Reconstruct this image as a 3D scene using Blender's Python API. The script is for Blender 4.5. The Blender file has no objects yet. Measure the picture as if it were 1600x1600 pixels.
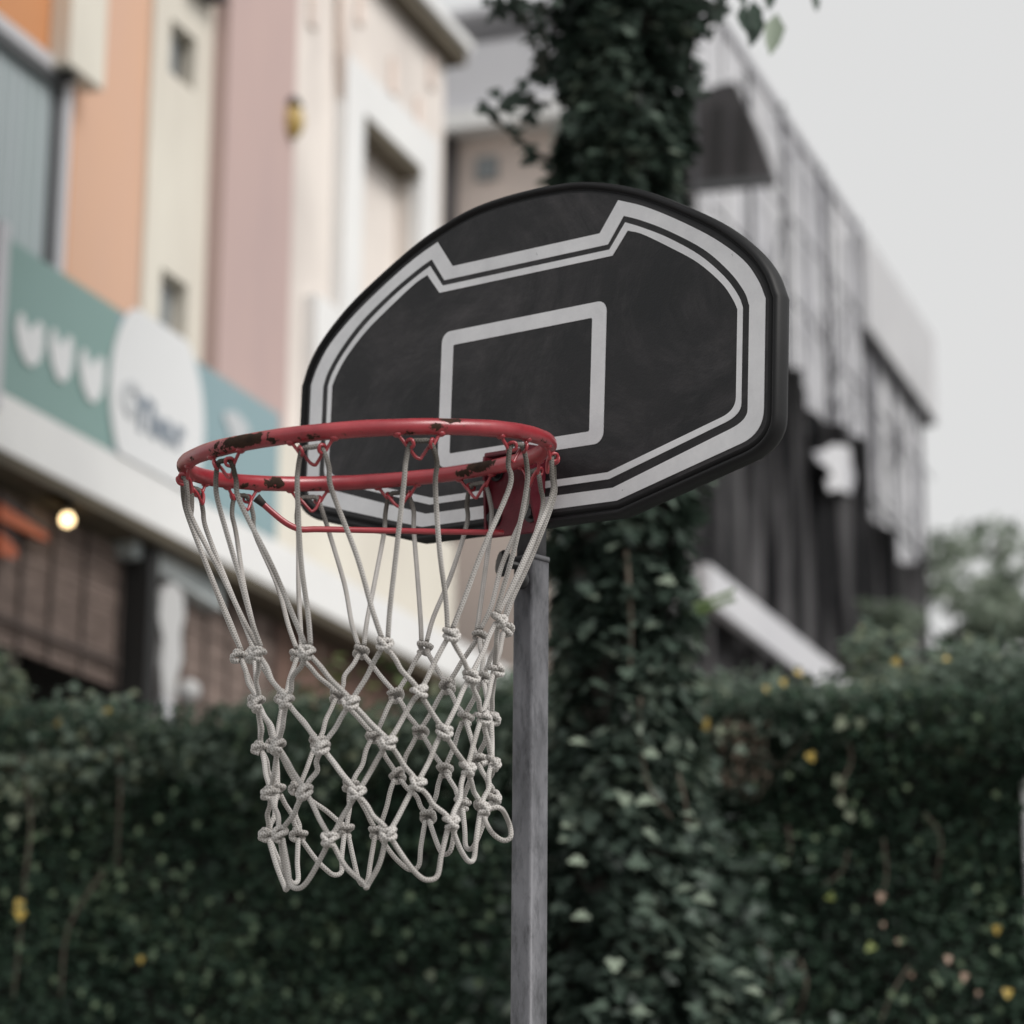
import bpy, bmesh, math, random
import numpy as np
from mathutils import Vector, Matrix, noise as mnoise

random.seed(7)
RNG = np.random.default_rng(7)
S = bpy.context.scene
C = S.collection
R = math.radians

# ------------------------------------------------------------------ camera, world, sun, exposure
EYE = 1.55
PITCH, ROLL, FPX = math.atan(1080 / 4200), 0.008, 4200.0
fw = Vector((0, math.cos(PITCH), math.sin(PITCH)))
up0 = Vector((0, -math.sin(PITCH), math.cos(PITCH)))
rt0 = Vector((1, 0, 0))
rt = rt0 * math.cos(ROLL) + up0 * math.sin(ROLL)
up = -rt0 * math.sin(ROLL) + up0 * math.cos(ROLL)
CAMPOS = Vector((0, 0, EYE))
cam_d = bpy.data.cameras.new('camera')
cam = bpy.data.objects.new('camera', cam_d)
C.objects.link(cam)
cam.matrix_world = Matrix(((rt.x, up.x, -fw.x, 0), (rt.y, up.y, -fw.y, 0), (rt.z, up.z, -fw.z, EYE), (0, 0, 0, 1)))
cam_d.sensor_width = 36
cam_d.lens = FPX / 1600 * 36
cam_d.clip_start, cam_d.clip_end = 0.1, 3000
cam_d.dof.use_dof = True
cam_d.dof.focus_distance = 3.62
cam_d.dof.aperture_fstop = 3.5
cam_d.dof.aperture_blades = 0
S.camera = cam

SUN_EL, SUN_AZ = 42.0, 126.0          # azimuth clockwise from +Y: behind the camera, to the right
W = bpy.data.worlds.new('World')
S.world = W
W.use_nodes = True
nt = W.node_tree
nt.nodes.clear()
sky = nt.nodes.new('ShaderNodeTexSky')
sky.sky_type = 'NISHITA'
sky.sun_disc = False
sky.sun_elevation = R(SUN_EL)
sky.sun_rotation = R(SUN_AZ)
sky.dust_density = 6.0
hs = nt.nodes.new('ShaderNodeHueSaturation')
hs.inputs['Saturation'].default_value = 0.12
mx = nt.nodes.new('ShaderNodeMix')
mx.data_type = 'RGBA'
mx.inputs[0].default_value = 0.93                      # thick even cloud in front of the clear sky
mx.inputs[7].default_value = (4.5, 4.51, 4.5, 1)
bg = nt.nodes.new('ShaderNodeBackground')
bg.inputs['Strength'].default_value = 0.1
wo = nt.nodes.new('ShaderNodeOutputWorld')
nt.links.new(sky.outputs[0], hs.inputs['Color'])
nt.links.new(hs.outputs[0], mx.inputs[6])
nt.links.new(mx.outputs[2], bg.inputs['Color'])
nt.links.new(bg.outputs[0], wo.inputs[0])
sl = bpy.data.lights.new('sun', 'SUN')
sl.energy = 1.5
sl.angle = R(30)
sl.color = (1.0, 0.97, 0.93)
so = bpy.data.objects.new('sun', sl)
C.objects.link(so)
sdir = Vector((math.sin(R(SUN_AZ)) * math.cos(R(SUN_EL)), math.cos(R(SUN_AZ)) * math.cos(R(SUN_EL)), math.sin(R(SUN_EL))))
so.rotation_euler = sdir.to_track_quat('Z', 'Y').to_euler()
so.location = (6, -8, 14)
S.view_settings.view_transform = 'Standard'
S.view_settings.look = 'None'
S.view_settings.exposure = 0.75
S.view_settings.gamma = 1
S.view_settings.use_curve_mapping = False
S.render.engine = 'CYCLES'
S.cycles.use_denoising = True
S.cycles.max_bounces = 6
S.cycles.sample_clamp_indirect = 6


# ------------------------------------------------------------------ helpers
def ray(px, py):
    """direction from the camera through a point of the 1600 px photograph"""
    return fw + rt * ((px - 800) / FPX) + up * ((800 - py) / FPX)


def at(px, py, Y):
    d = ray(px, py)
    return CAMPOS + d * (Y / d.y)


class Frame:
    """an upright wall plane: s along the wall, d out of the wall, z up from the ground"""
    def __init__(self, origin, s_dir, n_dir):
        self.o, self.s, self.n = Vector((origin[0], origin[1], 0)), Vector(s_dir).normalized(), Vector(n_dir).normalized()

    def P(self, s, d, z):
        return self.o + self.s * s + self.n * d + Vector((0, 0, z))

    def hit(self, px, py, d=0.0):
        r = ray(px, py)
        t = (self.n.dot(self.o) + d - self.n.dot(CAMPOS)) / self.n.dot(r)
        p = CAMPOS + r * t
        return (p - self.o).dot(self.s), p.z

    def S(self, px, py, d=0.0):
        return self.hit(px, py, d)[0]

    def Z(self, px, py, d=0.0):
        return self.hit(px, py, d)[1]


ROOT = {}


def tag(o, label=None, cat=None, group=None, kind=None):
    if label: o['label'] = label
    if cat: o['category'] = cat
    if group: o['group'] = group
    if kind: o['kind'] = kind
    return o


def thing(name, label, cat, loc, group=None):
    o = bpy.data.objects.new(name, None)
    o.empty_display_size = 0.1
    C.objects.link(o)
    o.location = loc
    ROOT[o.name] = Vector(loc)
    return tag(o, label, cat, group)


def rootloc(o):
    while o.parent: o = o.parent
    return ROOT.get(o.name, Vector((0, 0, 0)))


def link_mesh(name, me, mat, parent=None):
    o = bpy.data.objects.new(name, me)
    if mat and not me.materials: me.materials.append(mat)
    C.objects.link(o)
    if parent: o.parent = parent
    return o


def obj(name, bm, mat, parent=None, smooth=False):
    """links a bmesh, given in world coordinates, as one object"""
    if parent: bmesh.ops.translate(bm, verts=bm.verts, vec=-rootloc(parent))
    me = bpy.data.meshes.new(name)
    if smooth:
        for f in bm.faces: f.smooth = True
    bm.to_mesh(me)
    bm.free()
    return link_mesh(name, me, mat, parent)


def bx(bm, fr, s, d, z, bevel=0.0):
    vs = [bm.verts.new(fr.P(a, b, c)) for a in s for b in d for c in z]
    q = [(0, 1, 3, 2), (4, 6, 7, 5), (0, 4, 5, 1), (2, 3, 7, 6), (0, 2, 6, 4), (1, 5, 7, 3)]
    fs = [bm.faces.new([vs[i] for i in f]) for f in q]
    bmesh.ops.recalc_face_normals(bm, faces=fs)
    if bevel:
        es = list({e for f in fs for e in f.edges})
        bmesh.ops.bevel(bm, geom=es, offset=bevel, segments=2, affect='EDGES', profile=0.5)
    return bm


def fbox(name, fr, s, d, z, mat, parent=None, bevel=0.0):
    return obj(name, bx(bmesh.new(), fr, sorted(s), sorted(d), sorted(z), bevel), mat, parent)


def prism(bm, fr, pts, d0, d1):
    """outline of (s, z) points on a wall plane given depth d0..d1"""
    a = [bm.verts.new(fr.P(s, d0, z)) for s, z in pts]
    b = [bm.verts.new(fr.P(s, d1, z)) for s, z in pts]
    fs = [bm.faces.new(a), bm.faces.new(b)]
    n = len(pts)
    for i in range(n):
        fs.append(bm.faces.new((a[i], a[(i + 1) % n], b[(i + 1) % n], b[i])))
    bmesh.ops.recalc_face_normals(bm, faces=fs)
    return bm


def catmull(P, n=6, closed=False):
    P = [Vector(p) for p in P]
    m = len(P)
    out = []
    rng = range(m) if closed else range(m - 1)
    for i in rng:
        if closed:
            p0, p1, p2, p3 = P[i - 1], P[i], P[(i + 1) % m], P[(i + 2) % m]
        else:
            p1, p2 = P[i], P[i + 1]
            p0 = P[i - 1] if i else p1 * 2 - p2
            p3 = P[i + 2] if i + 2 < m else p2 * 2 - p1
        for k in range(n):
            t = k / n
            out.append(0.5 * ((2 * p1) + (p2 - p0) * t + (2 * p0 - 5 * p1 + 4 * p2 - p3) * t * t + (3 * p1 - p0 - 3 * p2 + p3) * t ** 3))
    if not closed: out.append(P[-1])
    return out


def tube(bm, pts, r, sides=8, closed=False, taper=None, caps=True):
    """a tube with a uv map: u round the cord, v along it in metres"""
    uv = bm.loops.layers.uv.verify()
    n = len(pts)
    T = []
    for i in range(n):
        a = pts[i - 1] if (i or closed) else pts[0]
        b = pts[(i + 1) % n] if (i < n - 1 or closed) else pts[-1]
        d = (b - a)
        T.append(d.normalized() if d.length > 1e-9 else Vector((0, 0, 1)))
    ref = Vector((0, 0, 1)) if abs(T[0].z) < 0.9 else Vector((1, 0, 0))
    nrm = (ref - T[0] * ref.dot(T[0])).normalized()
    rings, L, acc = [], [], 0.0
    for i in range(n):
        if i: acc += (pts[i] - pts[i - 1]).length
        L.append(acc)
        nrm = (nrm - T[i] * nrm.dot(T[i])).normalized()
        bn = T[i].cross(nrm)
        rr = r if taper is None else r * taper(i / (n - 1))
        rings.append([bm.verts.new(pts[i] + (nrm * math.cos(2 * math.pi * k / sides) + bn * math.sin(2 * math.pi * k / sides)) * rr) for k in range(sides)])
    m = n if closed else n - 1
    for i in range(m):
        a, b = rings[i], rings[(i + 1) % n]
        l0, l1 = L[i], (L[i + 1] if i + 1 < n else L[i] + (pts[0] - pts[-1]).length)
        off = 0
        if closed and i == n - 1:
            best = min(range(sides), key=lambda o: (a[0].co - b[o].co).length)
            off = best
        for k in range(sides):
            k2 = (k + 1) % sides
            f = bm.faces.new((a[k], a[k2], b[(k2 + off) % sides], b[(k + off) % sides]))
            f.smooth = True
            for lp, (uu, vv) in zip(f.loops, ((k, l0), (k + 1, l0), (k + 1, l1), (k, l1))):
                lp[uv].uv = (uu / sides, vv)
    if not closed and caps:
        bm.faces.new(rings[0][::-1])
        bm.faces.new(rings[-1])
    return rings


def ball(bm, c, r, sc=(1, 1, 1), seg=12):
    m = Matrix.Translation(c) @ Matrix.Diagonal((*sc, 1))
    g = bmesh.ops.create_uvsphere(bm, u_segments=seg, v_segments=max(6, seg // 2), radius=r, matrix=m)
    for v in g['verts']:
        for f in v.link_faces: f.smooth = True


def cyl(bm, a, b, r, seg=16, r2=None):
    a, b = Vector(a), Vector(b)
    d = b - a
    m = Matrix.Translation((a + b) / 2) @ d.to_track_quat('Z', 'Y').to_matrix().to_4x4()
    bmesh.ops.create_cone(bm, cap_ends=True, segments=seg, radius1=r, radius2=r if r2 is None else r2, depth=d.length, matrix=m)


# ------------------------------------------------------------------ materials
def mat_new(name, col=(0.5, 0.5, 0.5), rough=0.7, metal=0.0, spec=0.5):
    m = bpy.data.materials.new(name)
    m.use_nodes = True
    b = m.node_tree.nodes['Principled BSDF']
    b.inputs['Base Color'].default_value = (*col, 1)
    b.inputs['Roughness'].default_value = rough
    b.inputs['Metallic'].default_value = metal
    b.inputs['Specular IOR Level'].default_value = spec
    return m, m.node_tree, b


def nd(t, typ, **kw):
    n = t.nodes.new(typ)
    for k, v in kw.items():
        if k == 'operation': n.operation = v
        else: n.inputs[k.replace('_', ' ')].default_value = v
    return n


def coords(t, scale=(1, 1, 1), src='Object'):
    tc = t.nodes.new('ShaderNodeTexCoord')
    mp = t.nodes.new('ShaderNodeMapping')
    mp.inputs['Scale'].default_value = scale
    t.links.new(tc.outputs[src], mp.inputs['Vector'])
    return mp.outputs[0]


def ramp(t, stops, fac):
    r = t.nodes.new('ShaderNodeValToRGB')
    e = r.color_ramp.elements
    while len(e) < len(stops): e.new(0.5)
    for el, (p, c) in zip(e, stops):
        el.position = p
        el.color = (*c, 1) if len(c) == 3 else c
    t.links.new(fac, r.inputs['Fac'])
    return r.outputs['Color']


def mixc(t, fac, a, b, mode='MIX'):
    m = t.nodes.new('ShaderNodeMix')
    m.data_type = 'RGBA'
    m.blend_type = mode
    for sock, v in ((m.inputs[0], fac), (m.inputs[6], a), (m.inputs[7], b)):
        if isinstance(v, (int, float)): sock.default_value = v
        elif isinstance(v, tuple): sock.default_value = (*v, 1)
        else: t.links.new(v, sock)
    return m.outputs[2]


def bump(t, b, h, strength=0.3, dist=0.002):
    n = t.nodes.new('ShaderNodeBump')
    n.inputs['Strength'].default_value = strength
    n.inputs['Distance'].default_value = dist
    t.links.new(h, n.inputs['Height'])
    t.links.new(n.outputs[0], b.inputs['Normal'])


def grimy(name, col, dark, rough=0.75, scale=(1, 1, 1), nscale=3.0, lo=0.35, hi=0.75, bstr=0.2, bdist=0.003, metal=0.0, spec=0.4, detail=6):
    """a paint or plaster with weathering of its own: two tones mixed by noise, fine relief"""
    m, t, b = mat_new(name, col, rough, metal, spec)
    v = coords(t, scale)
    n = nd(t, 'ShaderNodeTexNoise', Scale=nscale, Detail=detail, Roughness=0.62)
    t.links.new(v, n.inputs['Vector'])
    t.links.new(ramp(t, ((lo, dark), (hi, col)), n.outputs['Fac']), b.inputs['Base Color'])
    n2 = nd(t, 'ShaderNodeTexNoise', Scale=nscale * 14, Detail=4)
    t.links.new(v, n2.inputs['Vector'])
    bump(t, b, n2.outputs['Fac'], bstr, bdist)
    return m


def leaf_mat(name, dark, mid, light, rough=0.42, trans=0.12):
    m, t, b = mat_new(name, mid, rough, 0, 0.32)
    a = t.nodes.new('ShaderNodeAttribute')
    a.attribute_name = 'tint'
    col = ramp(t, ((0.0, dark), (0.55, mid), (0.95, light)), a.outputs['Fac'])
    t.links.new(col, b.inputs['Base Color'])
    tr_ = t.nodes.new('ShaderNodeBsdfTranslucent')
    t.links.new(col, tr_.inputs['Color'])
    ms = t.nodes.new('ShaderNodeMixShader')
    ms.inputs[0].default_value = trans
    out = next(n for n in t.nodes if n.type == 'OUTPUT_MATERIAL')
    t.links.new(b.outputs[0], ms.inputs[1])
    t.links.new(tr_.outputs[0], ms.inputs[2])
    t.links.new(ms.outputs[0], out.inputs['Surface'])
    return m


M = {}
M['plaster_orange'] = grimy('orange_paint', (0.66, 0.29, 0.11), (0.58, 0.27, 0.13), 0.8, (1, 1, .35), 1.2, bstr=.04)
M['plaster_apricot'] = grimy('apricot_paint', (0.66, 0.41, 0.28), (0.62, 0.40, 0.30), 0.8, (1, 1, .35), 1.2, bstr=.04)
M['plaster_cream'] = grimy('cream_paint', (0.78, 0.75, 0.66), (0.62, 0.58, 0.51), 0.8, (1, 1, .3), 1.0, bstr=.04)
M['plaster_mauve'] = grimy('mauve_paint', (0.53, 0.39, 0.36), (0.44, 0.33, 0.32), 0.8, (1, 1, .3), 1.1, bstr=.04)
M['plaster_pale'] = grimy('pale_pink_paint', (0.78, 0.72, 0.67), (0.56, 0.51, 0.48), 0.8, (1, 1, .4), 1.3, 0.28, 0.6, bstr=.04)
M['plaster_beige'] = grimy('beige_paint', (0.80, 0.68, 0.61), (0.62, 0.54, 0.50), 0.8, (1, 1, .4), 1.1, .3, .65, bstr=.04)
M['white_trim'] = grimy('white_trim_paint', (0.82, 0.82, 0.81), (0.72, 0.72, 0.72), 0.7, (1, 1, .5), 1.5)
M['white_wall'] = grimy('white_render', (0.60, 0.60, 0.62), (0.34, 0.34, 0.37), 0.8, (1.7, 1.7, .25), 2.4, .36, .56, detail=8)
M['grey_wall'] = grimy('pale_grey_render', (0.60, 0.60, 0.62), (0.50, 0.50, 0.53), 0.8, (1, 1, .4), 1.0)
M['teal_wall'] = grimy('grey_green_render', (0.46, 0.54, 0.51), (0.4, 0.47, 0.45), 0.8, (1, 1, .4), 1.0)
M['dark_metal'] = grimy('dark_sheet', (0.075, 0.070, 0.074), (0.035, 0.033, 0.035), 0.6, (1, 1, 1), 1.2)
M['soot'] = grimy('blackened_netting', (0.30, 0.29, 0.30), (0.008, 0.008, 0.010), 0.9, (1.9, 1.9, .16), 2.4, .46, .70)
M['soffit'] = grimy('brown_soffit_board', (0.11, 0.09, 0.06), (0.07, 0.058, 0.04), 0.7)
M['timber'] = grimy('weathered_timber', (0.36, 0.285, 0.255), (0.17, 0.13, 0.115), 0.85, (6, 6, .6), 2.0, .3, .7)
M['batten_wood'] = grimy('dark_batten_wood', (0.11, 0.085, 0.075), (0.06, 0.045, 0.04), 0.85, (4, 4, 1), 3.0)
M['timber_brown'] = grimy('brown_timber', (0.19, 0.115, 0.088), (0.10, 0.062, 0.05), 0.85, (6, 6, .6), 2.0, .3, .7)
M['black'] = mat_new('black_paint', (0.012, 0.012, 0.012), 0.7)[0]
M['shade_glass'] = mat_new('dark_window_glass', (0.06, 0.065, 0.07), 0.15)[0]
M['grey_glass'] = mat_new('grey_window_glass', (0.22, 0.24, 0.25), 0.25)[0]
M['scaffold'] = grimy('grimy_scaffold_tube', (0.11, 0.11, 0.125), (0.03, 0.03, 0.035), 0.6, (3, 3, 1), 4.0)
M['band_paint'] = grimy('grey_band_paint', (0.56, 0.56, 0.575), (0.44, 0.44, 0.455), 0.8, (1, 1, .3), 1.6)
M['curtain'] = grimy('blue_grey_shutter', (0.42, 0.46, 0.49), (0.36, 0.42, 0.43), 0.55, (5, 5, .1), 1.0)
M['alu'] = mat_new('aluminium_frame', (0.55, 0.55, 0.58), 0.45)[0]
M['dark_frame'] = mat_new('dark_grey_frame', (0.09, 0.095, 0.1), 0.5)[0]
M['lamp_yellow'] = mat_new('yellow_lamp_glass', (0.45, 0.32, 0.10), 0.4)[0]
M['orange_strip'] = mat_new('orange_sign_strip', (0.40, 0.085, 0.025), 0.5)[0]
M['white_plastic'] = mat_new('white_plastic', (0.5, 0.5, 0.5), 0.5)[0]
M['ground'] = grimy('worn_concrete', (0.30, 0.29, 0.28), (0.2, 0.2, 0.19), 0.9, (1, 1, 1), 0.6)
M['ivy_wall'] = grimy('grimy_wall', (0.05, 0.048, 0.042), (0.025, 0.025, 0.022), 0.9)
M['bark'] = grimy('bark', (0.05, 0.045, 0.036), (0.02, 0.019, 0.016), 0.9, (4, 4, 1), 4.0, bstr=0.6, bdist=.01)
M['vine'] = grimy('vine_stem', (0.17, 0.14, 0.11), (0.08, 0.065, 0.05), 0.9, (4, 4, 1), 6.0)
M['twig'] = mat_new('dark_twig', (0.03, 0.032, 0.024), 0.8)[0]
M['ivy_leaf'] = leaf_mat('ivy_leaf', (0.012, 0.021, 0.016), (0.072, 0.106, 0.082), (0.26, 0.31, 0.24), .5)
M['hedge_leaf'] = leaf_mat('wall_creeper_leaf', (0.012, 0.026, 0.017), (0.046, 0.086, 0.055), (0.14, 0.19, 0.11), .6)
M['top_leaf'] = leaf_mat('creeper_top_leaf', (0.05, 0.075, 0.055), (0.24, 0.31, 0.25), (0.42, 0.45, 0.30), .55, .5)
M['tree_leaf'] = leaf_mat('far_tree_leaf', (0.11, 0.14, 0.10), (0.25, 0.30, 0.235), (0.42, 0.46, 0.38), .5, .6)  # leaf tones paled to stand in for distance haze
M['shrub_leaf'] = leaf_mat('shrub_leaf', (0.05, 0.09, 0.03), (0.12, 0.18, 0.06), (0.28, 0.32, 0.10), .5)
M['yellow_leaf'] = mat_new('yellow_leaf', (0.46, 0.33, 0.07), 0.5)[0]
M['pink_leaf'] = mat_new('faded_pink_leaf', (0.40, 0.28, 0.21), 0.6)[0]
M['orange_leaf'] = mat_new('orange_leaf', (0.055, 0.033, 0.018), 0.7)[0]


def board_mat():
    m, t, b = mat_new('black_moulded_plastic', (0.02, 0.02, 0.022), 0.5, 0, 0.32)
    v = coords(t)
    n = nd(t, 'ShaderNodeTexNoise', Scale=7.0, Detail=8, Roughness=0.7, Distortion=0.7)
    t.links.new(v, n.inputs['Vector'])
    n3 = nd(t, 'ShaderNodeTexNoise', Scale=60.0, Detail=6, Roughness=0.7)
    t.links.new(v, n3.inputs['Vector'])
    base = ramp(t, ((0.36, (0.007, 0.0075, 0.009)), (0.72, (0.028, 0.027, 0.029))), n.outputs['Fac'])
    dust = ramp(t, ((0.66, (0, 0, 0)), (0.86, (1, 1, 1))), n3.outputs['Fac'])
    dm = nd(t, 'ShaderNodeMath', operation='MULTIPLY')
    t.links.new(dust, dm.inputs[0])
    dm.inputs[1].default_value = 0.10
    n4 = nd(t, 'ShaderNodeTexNoise', Scale=3.6, Detail=10, Roughness=0.72, Distortion=1.2)
    t.links.new(v, n4.inputs['Vector'])
    wipe = nd(t, 'ShaderNodeTexNoise', Scale=3.0, Detail=9, Roughness=0.75, Distortion=0.4)
    t.links.new(coords(t, (3.2, 3.2, 9)), wipe.inputs['Vector'])
    mul = nd(t, 'ShaderNodeMath', operation='MULTIPLY')
    t.links.new(ramp(t, ((0.42, (0, 0, 0)), (0.68, (1, 1, 1))), n4.outputs['Fac']), mul.inputs[0])
    t.links.new(ramp(t, ((0.36, (.25,) * 3), (0.66, (1, 1, 1))), wipe.outputs['Fac']), mul.inputs[1])
    mul2 = nd(t, 'ShaderNodeMath', operation='MULTIPLY')
    t.links.new(mul.outputs[0], mul2.inputs[0])
    mul2.inputs[1].default_value = 0.95
    smudged = mixc(t, mul2.outputs[0], base, (0.085, 0.077, 0.080))
    sv = nd(t, 'ShaderNodeTexVoronoi', Scale=26.0, Randomness=1.0)
    t.links.new(v, sv.inputs['Vector'])
    speck = ramp(t, ((0.0, (1, 1, 1)), (0.035, (1, 1, 1)), (0.05, (0, 0, 0))), sv.outputs['Distance'])
    gate = ramp(t, ((0.62, (0, 0, 0)), (0.66, (1, 1, 1))), n.outputs['Fac'])
    sg_ = nd(t, 'ShaderNodeMath', operation='MULTIPLY')
    t.links.new(speck, sg_.inputs[0])
    t.links.new(gate, sg_.inputs[1])
    dusty = mixc(t, dm.outputs[0], smudged, (0.22, 0.22, 0.22))
    t.links.new(mixc(t, sg_.outputs[0], dusty, (0.35, 0.35, 0.35)), b.inputs['Base Color'])
    t.links.new(ramp(t, ((0.3, (0.42,) * 3), (0.7, (0.62,) * 3)), n.outputs['Fac']), b.inputs['Roughness'])
    vo = nd(t, 'ShaderNodeTexVoronoi', Scale=330.0)
    t.links.new(v, vo.inputs['Vector'])
    bump(t, b, vo.outputs['Distance'], 0.32, 0.0006)
    return m


def print_mat():
    m, t, b = mat_new('silver_white_print', (0.52, 0.52, 0.53), 0.5, 0, 0.4)
    v = coords(t)
    n = nd(t, 'ShaderNodeTexNoise', Scale=9.0, Detail=9, Roughness=0.72)
    t.links.new(v, n.inputs['Vector'])
    n2 = nd(t, 'ShaderNodeTexNoise', Scale=85.0, Detail=5, Roughness=0.6)
    t.links.new(v, n2.inputs['Vector'])
    base = ramp(t, ((0.3, (0.66, 0.66, 0.68)), (0.62, (0.82, 0.82, 0.835))), n.outputs['Fac'])
    fl = ramp(t, ((0.25, (1, 1, 1)), (0.29, (0, 0, 0))), n2.outputs['Fac'])
    t.links.new(mixc(t, fl, base, (0.16, 0.16, 0.16)), b.inputs['Base Color'])
    vo = nd(t, 'ShaderNodeTexVoronoi', Scale=330.0)
    t.links.new(v, vo.inputs['Vector'])
    bump(t, b, vo.outputs['Distance'], 0.2, 0.0005)
    return m


def rim_mat(name, use_chip):
    m, t, b = mat_new(name, (0.5, 0.05, 0.06), 0.42, 0, 0.5)
    v = coords(t)
    n = nd(t, 'ShaderNodeTexNoise', Scale=16.0, Detail=7, Roughness=0.65)
    t.links.new(v, n.inputs['Vector'])
    b.inputs['Coat Weight'].default_value = 0.5
    b.inputs['Coat Roughness'].default_value = 0.3
    red = ramp(t, ((0.3, (0.23, 0.013, 0.022)), (0.72, (0.38, 0.038, 0.048))), n.outputs['Fac'])
    n2 = nd(t, 'ShaderNodeTexNoise', Scale=85.0, Detail=9, Roughness=0.72)
    t.links.new(v, n2.inputs['Vector'])
    a = t.nodes.new('ShaderNodeAttribute')
    a.attribute_name = 'chip'
    ad = nd(t, 'ShaderNodeMath', operation='MULTIPLY_ADD')
    t.links.new(n2.outputs['Fac'], ad.inputs[0])
    ad.inputs[1].default_value = 1.9
    if use_chip: t.links.new(a.outputs['Fac'], ad.inputs[2])
    else: ad.inputs[2].default_value = 0.02
    hv_ = nd(t, 'ShaderNodeMath', operation='MULTIPLY')
    t.links.new(ad.outputs[0], hv_.inputs[0])
    hv_.inputs[1].default_value = 0.5
    hv = hv_
    mask = ramp(t, ((0.64, (0, 0, 0)), (0.655, (1, 1, 1))), hv.outputs[0])
    halo = ramp(t, ((0.59, (0, 0, 0)), (0.645, (0.6, 0.6, 0.6))), hv.outputs[0])
    red = mixc(t, halo, red, (0.13, 0.026, 0.018))
    rust = ramp(t, ((0.3, (0.012, 0.010, 0.009)), (0.62, (0.045, 0.026, 0.018)), (0.75, (0.11, 0.045, 0.03))), n2.outputs['Fac'])
    t.links.new(mixc(t, mask, red, rust), b.inputs['Base Color'])
    t.links.new(ramp(t, ((0.0, (0.32,) * 3), (1.0, (0.9,) * 3)), mask), b.inputs['Roughness'])
    t.links.new(ramp(t, ((0.0, (0.5,) * 3), (1.0, (0.12,) * 3)), mask), b.inputs['Specular IOR Level'])
    t.links.new(ramp(t, ((0.0, (0.45,) * 3), (1.0, (0.0,) * 3)), mask), b.inputs['Coat Weight'])
    iv = nd(t, 'ShaderNodeMath', operation='MULTIPLY_ADD')
    t.links.new(mask, iv.inputs[0])
    iv.inputs[1].default_value = -1.0
    t.links.new(n2.outputs['Fac'], iv.inputs[2])
    bump(t, b, iv.outputs[0], 0.5, 0.0008)
    return m


def cord_mat():
    m, t, b = mat_new('braided_cord', (0.6, 0.58, 0.55), 0.85, 0, 0.2)
    uvn = t.nodes.new('ShaderNodeTexCoord')
    sp = t.nodes.new('ShaderNodeSeparateXYZ')
    t.links.new(uvn.outputs['UV'], sp.inputs[0])

    def wv(sign):
        a = nd(t, 'ShaderNodeMath', operation='MULTIPLY')
        t.links.new(sp.outputs['X'], a.inputs[0])
        a.inputs[1].default_value = sign * 2 * math.pi * 3
        c = nd(t, 'ShaderNodeMath', operation='MULTIPLY_ADD')
        t.links.new(sp.outputs['Y'], c.inputs[0])
        c.inputs[1].default_value = 2 * math.pi / 0.0036
        t.links.new(a.outputs[0], c.inputs[2])
        s = nd(t, 'ShaderNodeMath', operation='SINE')
        t.links.new(c.outputs[0], s.inputs[0])
        return s.outputs[0]
    mxn = nd(t, 'ShaderNodeMath', operation='MAXIMUM')
    t.links.new(wv(1), mxn.inputs[0])
    t.links.new(wv(-1), mxn.inputs[1])
    v = coords(t)
    n = nd(t, 'ShaderNodeTexNoise', Scale=14.0, Detail=6, Roughness=0.6)
    t.links.new(v, n.inputs['Vector'])
    base = ramp(t, ((0.25, (0.36, 0.34, 0.32)), (0.62, (0.60, 0.58, 0.56))), n.outputs['Fac'])
    # grime of the cords where they hang on the rusty hooks
    a = t.nodes.new('ShaderNodeAttribute')
    a.attribute_name = 'grime'
    col = mixc(t, a.outputs['Fac'], base, (0.06, 0.052, 0.042))
    gap = ramp(t, ((0.0, (0.60, 0.58, 0.56)), (0.6, (1, 1, 1))), mxn.outputs[0])
    t.links.new(mixc(t, 1.0, col, gap, 'MULTIPLY'), b.inputs['Base Color'])
    bump(t, b, mxn.outputs[0], 0.55, 0.0006)
    return m


def pole_mat():
    m, t, b = mat_new('galvanised_steel', (0.3, 0.3, 0.31), 0.5, 0.25, 0.5)
    v = coords(t, (14, 14, 5))
    n = nd(t, 'ShaderNodeTexNoise', Scale=1.6, Detail=9, Roughness=0.68)
    t.links.new(v, n.inputs['Vector'])
    v2 = coords(t, (40, 40, 14))
    n2 = nd(t, 'ShaderNodeTexNoise', Scale=1.5, Detail=9, Roughness=0.75)
    t.links.new(v2, n2.inputs['Vector'])
    base = ramp(t, ((0.28, (0.05, 0.051, 0.055)), (0.47, (0.11, 0.11, 0.12)), (0.72, (0.19, 0.19, 0.205))), n.outputs['Fac'])
    st = ramp(t, ((0.33, (0.28, 0.28, 0.29)), (0.52, (1, 1, 1))), n2.outputs['Fac'])
    t.links.new(mixc(t, 0.8, base, st, 'MULTIPLY'), b.inputs['Base Color'])
    t.links.new(ramp(t, ((0.3, (0.42,) * 3), (0.7, (0.62,) * 3)), n.outputs['Fac']), b.inputs['Roughness'])
    bump(t, b, n2.outputs['Fac'], 0.12, 0.001)
    return m


M['bead'] = grimy('black_moulded_edge', (0.009, 0.009, 0.010), (0.005, 0.005, 0.006), 0.55, (1, 1, 1), 12, bstr=.15, bdist=.0008, spec=.32)
M['board'], M['print'], M['cord'], M['pole'] = board_mat(), print_mat(), cord_mat(), pole_mat()
M['shaded_red'] = grimy('shaded_bracket_red', (0.17, 0.013, 0.026), (0.09, 0.008, 0.016), 0.45, (1, 1, 1), 14)  # rim red darkened, so the bracket's shade sits in its colour
M['rim'], M['red_metal'] = rim_mat('chipped_red_paint', True), rim_mat('red_paint', False)
M['black_plastic'] = mat_new('black_knob_plastic', (0.012, 0.012, 0.013), 0.45)[0]
M['rust_tip'] = mat_new('bare_rusty_steel', (0.025, 0.018, 0.015), 0.8)[0]


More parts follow.
